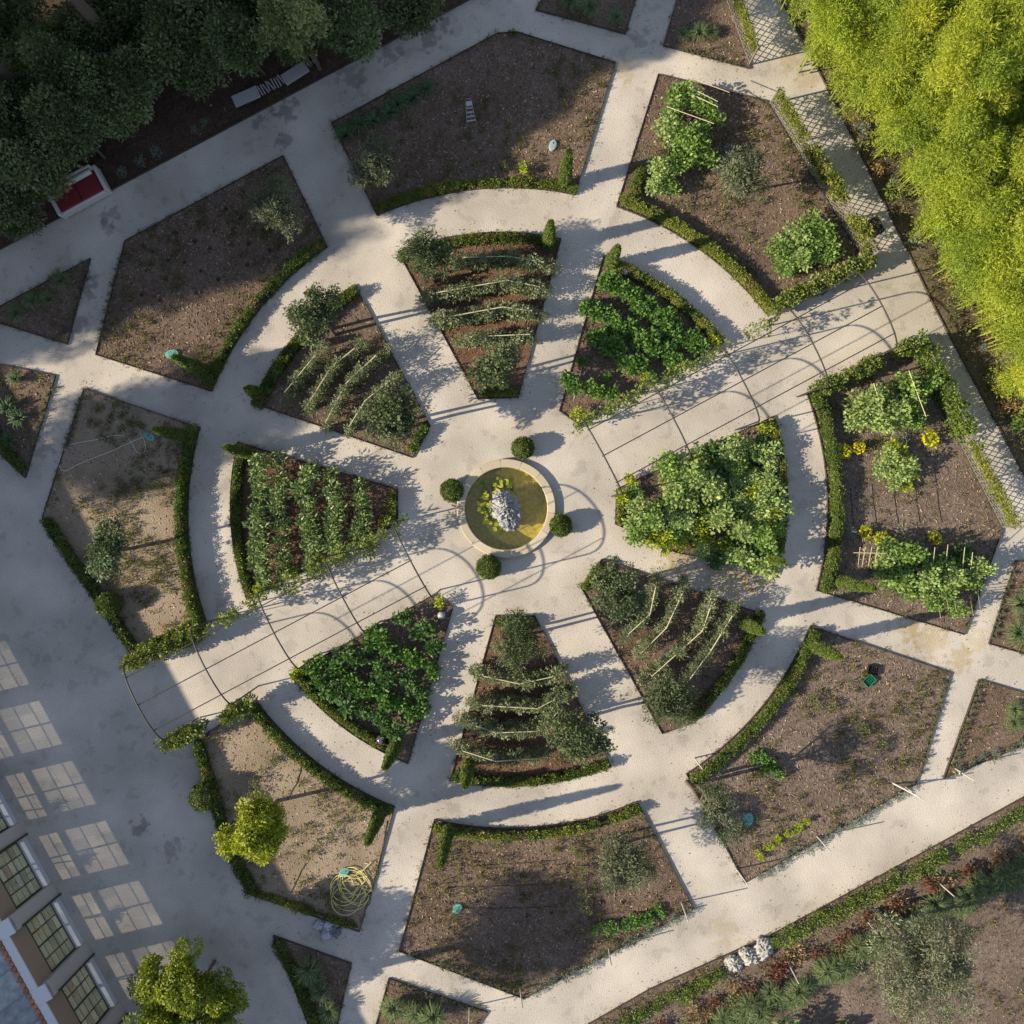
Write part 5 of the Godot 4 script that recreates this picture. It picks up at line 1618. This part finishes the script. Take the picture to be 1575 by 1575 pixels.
	for i in lb.size():
		plant("tomato_plant", "bushy staked plant, %s in the crowded lower end of the right outer bed" % ORD[i], "vegetable", foot(lb[i][0], lb[i][1], 0.6), lb[i][2], ["bean", "bean", "deep", "pale_bean"][i % 4], "staked plants at the lower end of the right outer bed", rf(0.85, 1.25))
	cane_frame("bare comb of four canes under one rail, right outer bed", [[Vector2(1313, 850), Vector2(1362, 851), 1.2, 1.2], [Vector2(1323, 842), Vector2(1320, 870), 1.28, 0.0], [Vector2(1331, 842), Vector2(1326, 872), 1.28, 0.0], [Vector2(1341, 842), Vector2(1335, 874), 1.28, 0.0], [Vector2(1350, 842), Vector2(1344, 874), 1.28, 0.0]])
	var canes := []
	for c in [[1432, 842, 1], [1452, 838, 1], [1478, 842, 1], [1490, 850, 1], [1462, 886, 2], [1474, 890, 2], [1486, 900, 2], [1500, 896, 2], [1512, 890, 2], [1450, 900, 2]]:
		canes.append([Vector2(c[0], c[1] + 55), Vector2(c[0] + 6, c[1]), 0.0, 1.5] if c[2] == 1 else [Vector2(c[0] - 8, c[1] + 20), Vector2(c[0] - 3, c[1] + 50), 0.0, 1.5])
	cane_frame("tall canes standing among the crowded plants of the right outer bed", canes)
	# lower right outer bed
	row_of("low_scrub", "weedy green shrub, %s from the top left in the lower right outer bed's upper patch", "shrub", Vector2(1222, 1066), Vector2(1278, 1092), 4, 12, "scrub", "weedy shrubs in the lower right bed", 4.0)
	row_of("low_scrub", "green shrub, %s from the top in the lower right outer bed's middle patch", "shrub", Vector2(1316, 1114), Vector2(1344, 1140), 3, 12, "scrub", "green shrubs amid the lower right bed", 3.0)
	row_of("green_shrub", "bright green shrub, %s from the top near the hedge of the lower right outer bed", "shrub", Vector2(1166, 1164), Vector2(1192, 1186), 3, 12, "kale", "bright green shrubs in the lower right bed", 3.0, 0.8)
	row_of("low_scrub", "thin weedy shrub, %s from the left low in the lower right outer bed", "shrub", Vector2(1228, 1226), Vector2(1236, 1240), 2, 9, "scrub", "thin weedy shrubs low in the lower right bed", 3.0)
	var lime := [[1166, 1312], [1180, 1299], [1195, 1289], [1211, 1279], [1226, 1270], [1236, 1260]]
	for i in lime.size(): plant("lettuce", "small lime plant, %s from the left in the lower right outer bed's short row" % ORD[i], "vegetable", Vector2(lime[i][0], lime[i][1]), 8, "lime", "lime plants in a short row", 0.8)
	# bare winter shrub whose twigs shadow the mulch
	# bottom outer bed
	row_of("dark_bush", "dull green bush, %s from the top in the middle of the bottom outer bed", "bush", Vector2(884, 1304), Vector2(902, 1400), 7, 11, "scrub", "dull bushes in the middle of the bottom bed", 8.0)
	row_of("green_shrub", "bright green shrub, %s from the left in the bottom outer bed's lower row", "shrub", Vector2(916, 1428), Vector2(1014, 1402), 8, 10, "kale", "bright green row in the bottom bed", 4.0, 0.7)
	row_of("low_scrub", "dull green shrub, %s from the top at the upper middle of the bottom outer bed", "shrub", Vector2(768, 1294), Vector2(770, 1316), 2, 10, "scrub", "dull shrubs amid the bottom bed", 3.0)
	# lower left outer bed
	row_of("straggling_shrub", "straggling green shrub, %s from the upper right in the lower left outer bed's lower line", "shrub", Vector2(520, 1265), Vector2(478, 1306), 4, 11, "scrub", "straggling shrubs in the dry bed's lower line", 3.0)
	row_of("straggling_shrub", "straggling shrub, %s from the upper right in the lower left outer bed's upper line", "shrub", Vector2(438, 1150), Vector2(392, 1210), 6, 12, "scrub", "straggling shrubs in the dry bed's upper line", 5.0)
	row_of("straggling_shrub", "thin shrub, %s from the left near the inner hedge of the lower left outer bed", "shrub", Vector2(520, 1212), Vector2(560, 1240), 3, 12, "scrub", "thin shrubs near the hedge of the dry bed", 5.0)
	row_of("low_weed", "low yellowish weed, %s from the left across the middle of the left outer bed", "weed", Vector2(180, 744), Vector2(286, 742), 8, 8, "scrub", "weeds across the middle of the left bed", 4.0, 0.5)
	row_of("low_weed", "low yellowish weed, %s from the left in the lower line of the left outer bed", "weed", Vector2(202, 868), Vector2(286, 862), 6, 8, "scrub", "weeds in the lower line of the left bed", 4.0, 0.5)
	# upper left outer bed: dark planting holes
	var hole := 0
	for j in 5:
		hole = 0
		for i in 7:
			var p := Vector2(196 + i * 36 + j * 10, 520 - i * 22 - j * 34) + Vector2(rf(-5, 5), rf(-5, 5))
			if not Geometry2D.is_point_in_polygon(p, PackedVector2Array(BED.o8)) or rng.randf() < 0.2: continue
			pit(p, "%s from the left, %s row up, upper left outer bed" % [ORD[hole], ORD[j]], "upper left outer bed")
			hole += 1
	for j in 3:
		hole = 0
		for i in 8:
			var p := Vector2(690 + i * 36 + j * 8, 1360 - i * 5 + j * 30) + Vector2(rf(-5, 5), rf(-5, 5))
			if rng.randf() < 0.25: continue
			pit(p, "%s from the left, %s row down, bottom outer bed" % [ORD[hole], ORD[j]], "bottom outer bed")
			hole += 1
	# corner beds
	row_of("spiky_plant", "grey green spiky plant, %s from the top in the left corner bed", "plant", Vector2(100, 440), Vector2(38, 486), 4, 14, "strap", "spiky plants in the left corner bed", 8.0)
	row_of("spiky_plant", "dark spiky plant, %s from the top in the small left corner bed", "plant", Vector2(22, 590), Vector2(26, 680), 4, 14, "fern", "spiky plants in the small left corner bed", 8.0)
	row_of("spiky_plant", "grey green spiky plant, %s from the left in the top corner bed", "plant", Vector2(880, 8), Vector2(942, 30), 3, 14, "strap", "spiky plants in the top corner bed", 5.0)
	row_of("spiky_plant", "pale spiky plant, %s from the left at the fence side of the top corner bed", "plant", Vector2(1052, 60), Vector2(1094, 54), 3, 12, "strap", "spiky plants by the lattice fence", 3.0)
	row_of("spiky_plant", "grey green spiky plant, %s from the top in the upper right-hand corner bed", "plant", Vector2(1560, 930), Vector2(1556, 970), 2, 18, "strap", "spiky plants in the upper corner bed at right", 3.0)
	row_of("spiky_plant", "grey green spiky plant, %s from the top in the lower right-hand corner bed", "plant", Vector2(1556, 1090), Vector2(1556, 1112), 2, 14, "strap", "spiky plants in the lower corner bed at right", 3.0)
	row_of("spiky_plant", "large spiky grey green plant, %s from the left in the bottom corner bed", "plant", Vector2(612, 1536), Vector2(664, 1556), 4, 19, "strap", "spiky plants in the bottom corner bed", 7.0)
	row_of("spiky_plant", "large spiky plant, %s from the top in the building's shadow", "plant", Vector2(480, 1484), Vector2(506, 1540), 4, 17, "strap", "spiky plants in the building's shadow", 8.0)
	row_of("shade_plant", "pale shade plant, %s from the left in the litter under the trees", "plant", Vector2(30, 352), Vector2(330, 190), 9, 9, "grey", "pale plants in the litter under the trees", 12.0)
	edge_row("lower edge of the top corner bed", Vector2(1046, 78), Vector2(1140, 104), 10)
	edge_row("upper left edge of the left outer bed", Vector2(128, 610), Vector2(104, 690), 9)
	edge_row("right edge of the lower right outer bed", Vector2(1454, 1046), Vector2(1414, 1190), 14)
	edge_row("left edge of the lower right-hand corner bed", Vector2(1506, 1054), Vector2(1462, 1180), 12)
	edge_row("right edge of the right outer bed", Vector2(1520, 850), Vector2(1484, 966), 10)
	edge_row("left edge of the upper right-hand corner bed", Vector2(1556, 876), Vector2(1524, 982), 9)
	edge_row("upper edge of the bottom corner bed", Vector2(610, 1512), Vector2(742, 1556), 12)
	edge_row("lower edge of the bottom outer bed", Vector2(628, 1462), Vector2(800, 1526), 15)
	edge_row("right edge of the small left corner bed", Vector2(82, 590), Vector2(50, 700), 9)
	edge_row("upper left edge of the upper left outer bed", Vector2(188, 392), Vector2(154, 530), 10)
	edge_row("right edge of the left corner bed", Vector2(136, 412), Vector2(106, 516), 8)
	# grey straggle along the lower edges, between the white stakes
	row_of("grey_shrub", "grey straggling shrub, %s from the left along the lower right outer bed's lower edge", "shrub", Vector2(1166, 1346), Vector2(1396, 1214), 16, 9, "grey", "grey straggle along the lower right bed", 3.0, 0.9)
	row_of("grey_shrub", "grey straggling shrub, %s from the left along the bottom outer bed's lower edge", "shrub", Vector2(822, 1522), Vector2(1056, 1400), 16, 9, "grey", "grey straggle along the bottom bed", 3.0, 0.9)
	row_of("grey_shrub", "grey straggling shrub, %s from the left along the lower right corner bed's lower edge", "shrub", Vector2(1470, 1184), Vector2(1570, 1140), 6, 9, "grey", "grey straggle along the corner bed", 3.0, 0.9)

func pit(p: Vector2, which: String, where: String) -> void:
	var t := thing("planting_hole", "dark planting hole, " + which, "hole", plan(p.x, p.y, 0.027), 0.0, "planting holes in the " + where)
	var r := rf(0.045, 0.075)
	start()
	lathe(Vector3.ZERO, [Vector2(0.0, 0.003), Vector2(r * 0.7, 0.004), Vector2(r, 0.012)], 10)
	part(t, "hollow", finish(), M.pit)
	start()
	lathe(Vector3.ZERO, [Vector2(r * 1.0, 0.012), Vector2(r * 1.1, 0.02), Vector2(r * 1.25, 0.002)], 10)
	part(t, "spoil", finish(), M.edging)

func border() -> void:
	# along the lower walk: a line of clipped box bushes, then a band of perennials, then strap-leaved clumps
	var a := Vector2(882, 1598)
	var b := Vector2(1590, 1226)
	var n := 20
	for half in 2:
		for i in n:
			var f := (half * n + i) / (2.0 * n - 1.0)
			var p := a.lerp(b, f) + Vector2(3 + rf(-2, 2), 8 + rf(-2, 2))
			if p.distance_to(Vector2(1150, 1468)) < 44.0: continue
			plant("box_bush", "low box bush in the border's front line, %s from the %s" % [ORD[i], "left" if half == 0 else "middle"], "bush", p, rf(14, 18), "box", "box bushes in the front line of the border", 0.95, 0.02, "gloss_leaf")
	for half in 2:
		for i in 16:
			var f := (half * 16 + i) / 31.0
			var p := a.lerp(b, f) + Vector2(26, 42) + Vector2(rf(-16, 16), rf(-13, 13))
			var k: String = ["red", "rust", "rust", "scrub", "red"][rng.randi() % 5]
			plant("autumn_perennial", "%s perennial behind the border's box line, %s from the %s" % [{"red": "dark red", "rust": "straw brown", "scrub": "dull green"}[k], ORD[i], "left" if half == 0 else "middle"], "perennial", p, rf(13, 20), k, "autumn perennials of the border", 0.8, 0.02)
	for half in 3:
		for i in 19:
			var f := (half * 19 + i) / 56.0
			var p := Vector2(1010, 1622).lerp(Vector2(1596, 1312), f) + Vector2(rf(-9, 9), rf(-14, 14))
			plant("agapanthus", "strap leaved blue green clump of the border's back line, %s in its %s third" % [ORD[i], ["left", "middle", "right"][half]], "perennial", p, rf(14, 20), "strap", "strap leaved clumps of the border", 1.0, 0.02)
	plant("dark_bush", "dark rounded bush at the bottom edge of the border", "bush", Vector2(1196, 1572), 26, "deep")
	plant("green_shrub", "green shrub at the bottom edge below the strap leaved clumps", "shrub", Vector2(1290, 1582), 16, "kale")
	for i in 3:
		var t := thing("limestone_boulder", "white pitted limestone boulder on the border, %s from the left" % ORD[i], "rock", plan(1127 + i * 23, 1478 - i * 11, 0.0), i * 1.3, "limestone boulders on the border")
		part(t, "rock", stone(Vector3(0.25, 0.18, 0.23 + 0.05 * i), 0.55, 1.0, Color(0.33, 0.32, 0.29), 91 + i, 22), M.tinted).position.y = 0.12
		part(t, "chip", stone(Vector3(0.1, 0.08, 0.12), 0.4, 0.8, Color(0.3, 0.29, 0.26), 191 + i, 10), M.tinted).position = Vector3(0.2, 0.05, 0.14)
	# scrub on the weedy ground between the walk and the bamboo
	var sc := [[1268, 110], [1290, 160], [1302, 190], [1330, 230], [1322, 262], [1352, 288], [1368, 330], [1392, 352], [1384, 300], [1406, 392], [1430, 420], [1448, 452], [1464, 470], [1480, 520], [1496, 545], [1512, 575], [1530, 600], [1542, 650], [1560, 680], [1572, 650], [1440, 380]]
	for i in 26:
		var q := Vector2(1262, 120).lerp(Vector2(1580, 690), (i + 0.5) / 26.0) + Vector2(rf(-4, 34), rf(-12, 12))
		plant("weedy_shrub", "low weedy shrub under the bamboo's edge, %s from the %s" % [ORD[i % 13], "top" if i < 13 else "middle"], "shrub", q, rf(9, 17), ["scrub", "scrub", "rust", "grey"][i % 4], "low weedy shrubs under the bamboo's edge", 1.0, 0.02)
	for i in sc.size():
		if not Geometry2D.is_point_in_polygon(foot(sc[i][0] - 14, sc[i][1], 0.4), PackedVector2Array(BED.grove)): continue
		plant("rose_bush", "thin scrubby bush beside the bamboo walk, %s from the top" % (ORD[i] if i < 20 else "last"), "bush", foot(sc[i][0], sc[i][1], 0.4), rf(10, 16), ["scrub", "deep", "scrub"][i % 3], "scrubby bushes beside the bamboo", 1.3, 0.02)

func small_things() -> void:
	daybed()
	bench()
	ladder()
	crate("black plastic tray lying on the mulch behind the green one", Vector2(1341, 1030), -0.2, "black")
	crate("green plastic tray lying on the mulch", Vector2(1335, 1046), 0.75, "green_plastic")
	drain()
	lid("teal oval valve cover beside a slim column, upper left outer bed", Vector2(266, 545), 0.2, Vector2(0.44, 0.28))
	lid("teal valve cover crossed by the loose hose", Vector2(231, 672), -0.5, Vector2(0.42, 0.24))
	lid("bright teal valve cover in the shaded bottom outer bed", Vector2(704, 1396), 0.9, Vector2(0.36, 0.26))
	lid("grey green valve cover near the column of the top outer bed", Vector2(850, 225), 1.3, Vector2(0.36, 0.24), "grey_lid")
	lid("pale teal valve cover under the coiled hose", Vector2(530, 1340), 0.7, Vector2(0.38, 0.24))
	lid("teal valve cover on the mulch of the lower right outer bed", Vector2(1150, 1259), 1.4, Vector2(0.44, 0.32))
	globe("dark violet glossy globe beside the lower left wedge bed's hedge", Vector2(588, 1134), 0.15, "violet_glass")
	globe("pale glass globe at the inner tip of the lower left wedge bed", Vector2(680, 945), 0.12, "pale_glass")
	globe("pale glass globe near the column of the upper right wedge bed", Vector2(960, 421), 0.11, "pale_glass")
	hose_coil()
	var drips := []
	for i in 5: drips.append([[Vector2(1308 + i * 32, 752 - i * 6), Vector2(1310 + i * 33, 780), Vector2(1312 + i * 34, 806)], "%s from the left, right outer bed's bare middle" % ORD[i]])
	drips.append([[Vector2(466, 1168), Vector2(457, 1205), Vector2(439, 1233)], "curving over the upper part of the lower left outer bed"])
	drips.append([[Vector2(470, 1328), Vector2(456, 1354), Vector2(446, 1376)], "on dry soil below the straggling shrubs, lower left outer bed"])
	drips.append([[Vector2(596, 1262), Vector2(584, 1328), Vector2(566, 1396)], "along the right edge of the lower left outer bed"])
	for i in 3: drips.append([[Vector2(690, 1332 + i * 32), Vector2(780, 1328 + i * 34), Vector2(862, 1322 + i * 36)], "%s from the top across the bottom outer bed" % ORD[i]])
	for d in drips:
		var o := plan(d[0][0].x, d[0][0].y, 0.03)
		var t := thing("drip_line", "thin dark drip pipe, " + str(d[1]), "pipe", o, 0.0, "drip pipes on the beds")
		start()
		var way := []
		for p in along(d[0], 6.0): way.append(plan(p.x + rf(-1, 1), p.y + rf(-1, 1), 0.042) - o)
		tube(way, 0.011, 0.011, 6)
		part(t, "pipe", finish(), M.drip)
		start(); tube([way[0] - Vector3.UP * 0.05, way[0] + Vector3.UP * 0.03], 0.012, 0.01, 6); part(t, "peg", finish(), M.drip)
	loose_hose()
	lattice_fence("lattice fence beside the top corner bed", Vector2(1102, -40), Vector2(1152, 100), 1.05)
	lattice_fence("lattice fence beside the upper right outer bed", Vector2(1184, 160), Vector2(1330, 402), 1.05)
	lattice_fence("lattice fence beside the right outer bed", Vector2(1398, 530), Vector2(1540, 810), 1.05)
	var v1 := Color(0.12, 0.15, 0.02)
	var v2 := Color(0.30, 0.31, 0.05)
	climber("yellow green creeper on the top corner bed's lattice fence", [Vector2(1104, -34), Vector2(1150, 96)], 0.5, 1.06, 0.08, 100, v1, v2, "hedge", "creepers on the lattice fences")
	climber("yellow green creeper on the upper half of the upper right fence", [Vector2(1185, 164), Vector2(1226, 232)], 0.5, 1.06, 0.08, 100, v1, v2, "hedge", "creepers on the lattice fences")
	climber("thick leafy creeper on the lower half of the upper right fence", [Vector2(1232, 242), Vector2(1280, 320), Vector2(1326, 396)], 0.5, 1.1, 0.09, 48, Color(0.07, 0.10, 0.02), v2, "vine", "creepers on the lattice fences")
	climber("dense leafy creeper on the upper half of the right fence", [Vector2(1398, 530), Vector2(1440, 612), Vector2(1476, 684)], 0.1, 1.1, 0.12, 75, Color(0.06, 0.11, 0.02), Color(0.2, 0.26, 0.05), "vine", "creepers on the lattice fences")
	climber("thin yellow creeper on the lower half of the right fence", [Vector2(1478, 688), Vector2(1538, 806)], 0.5, 1.04, 0.08, 100, v1, v2, "hedge", "creepers on the lattice fences")
	var st := [[1132, 1336, "lower left corner of the lower right outer bed"], [1256, 1286, "lower edge of the lower right outer bed"], [1392, 1210, "right end of the lower right outer bed's edge"], [1048, 1388, "lower right corner of the bottom outer bed"], [936, 1458, "lower edge of the bottom outer bed"], [800, 1520, "lowest corner of the bottom outer bed"], [1466, 1180, "lower right-hand corner bed"], [1068, 1166, "top end of the lower right outer bed"], [722, 1548, "right end of the bottom corner bed"], [1440, 1354, "first of the stakes in the border"], [1330, 1412, "second of the stakes in the border"], [1212, 1480, "third of the stakes in the border"]]
	for s in st: stake("white wooden stake, " + str(s[2]), Vector2(s[0], s[1]), 1.15, Vector2(rf(-0.06, 0.06), rf(-0.06, 0.06)))
	for s in [[1372, 1204, 0.5, 0.2], [1040, 1404, -0.5, 0.1], [1478, 1192, -0.45, -0.3]]:
		stake("white strut leaning against a stake near plan spot %s" % ["the lower right bed's end", "the bottom bed's corner", "the corner bed at right"][[1372, 1040, 1478].find(s[0])], Vector2(s[0], s[1]), 0.8, Vector2(s[2], s[3]), 0.026)
	var heap := thing("rubble_heap", "heap of pale torn sheeting and stones on the path below the hose", "heap", plan(503, 1428), 0.4)
	for i in 9: part(heap, "lump", stone(Vector3(rf(0.08, 0.2), rf(0.05, 0.1), rf(0.08, 0.2)), 0.6, 0.9, Color(0.32, 0.32, 0.34) * rf(0.4, 1.3), 300 + i, 9), M.tinted).position = Vector3(rf(-0.4, 0.4), 0.04, rf(-0.22, 0.22))
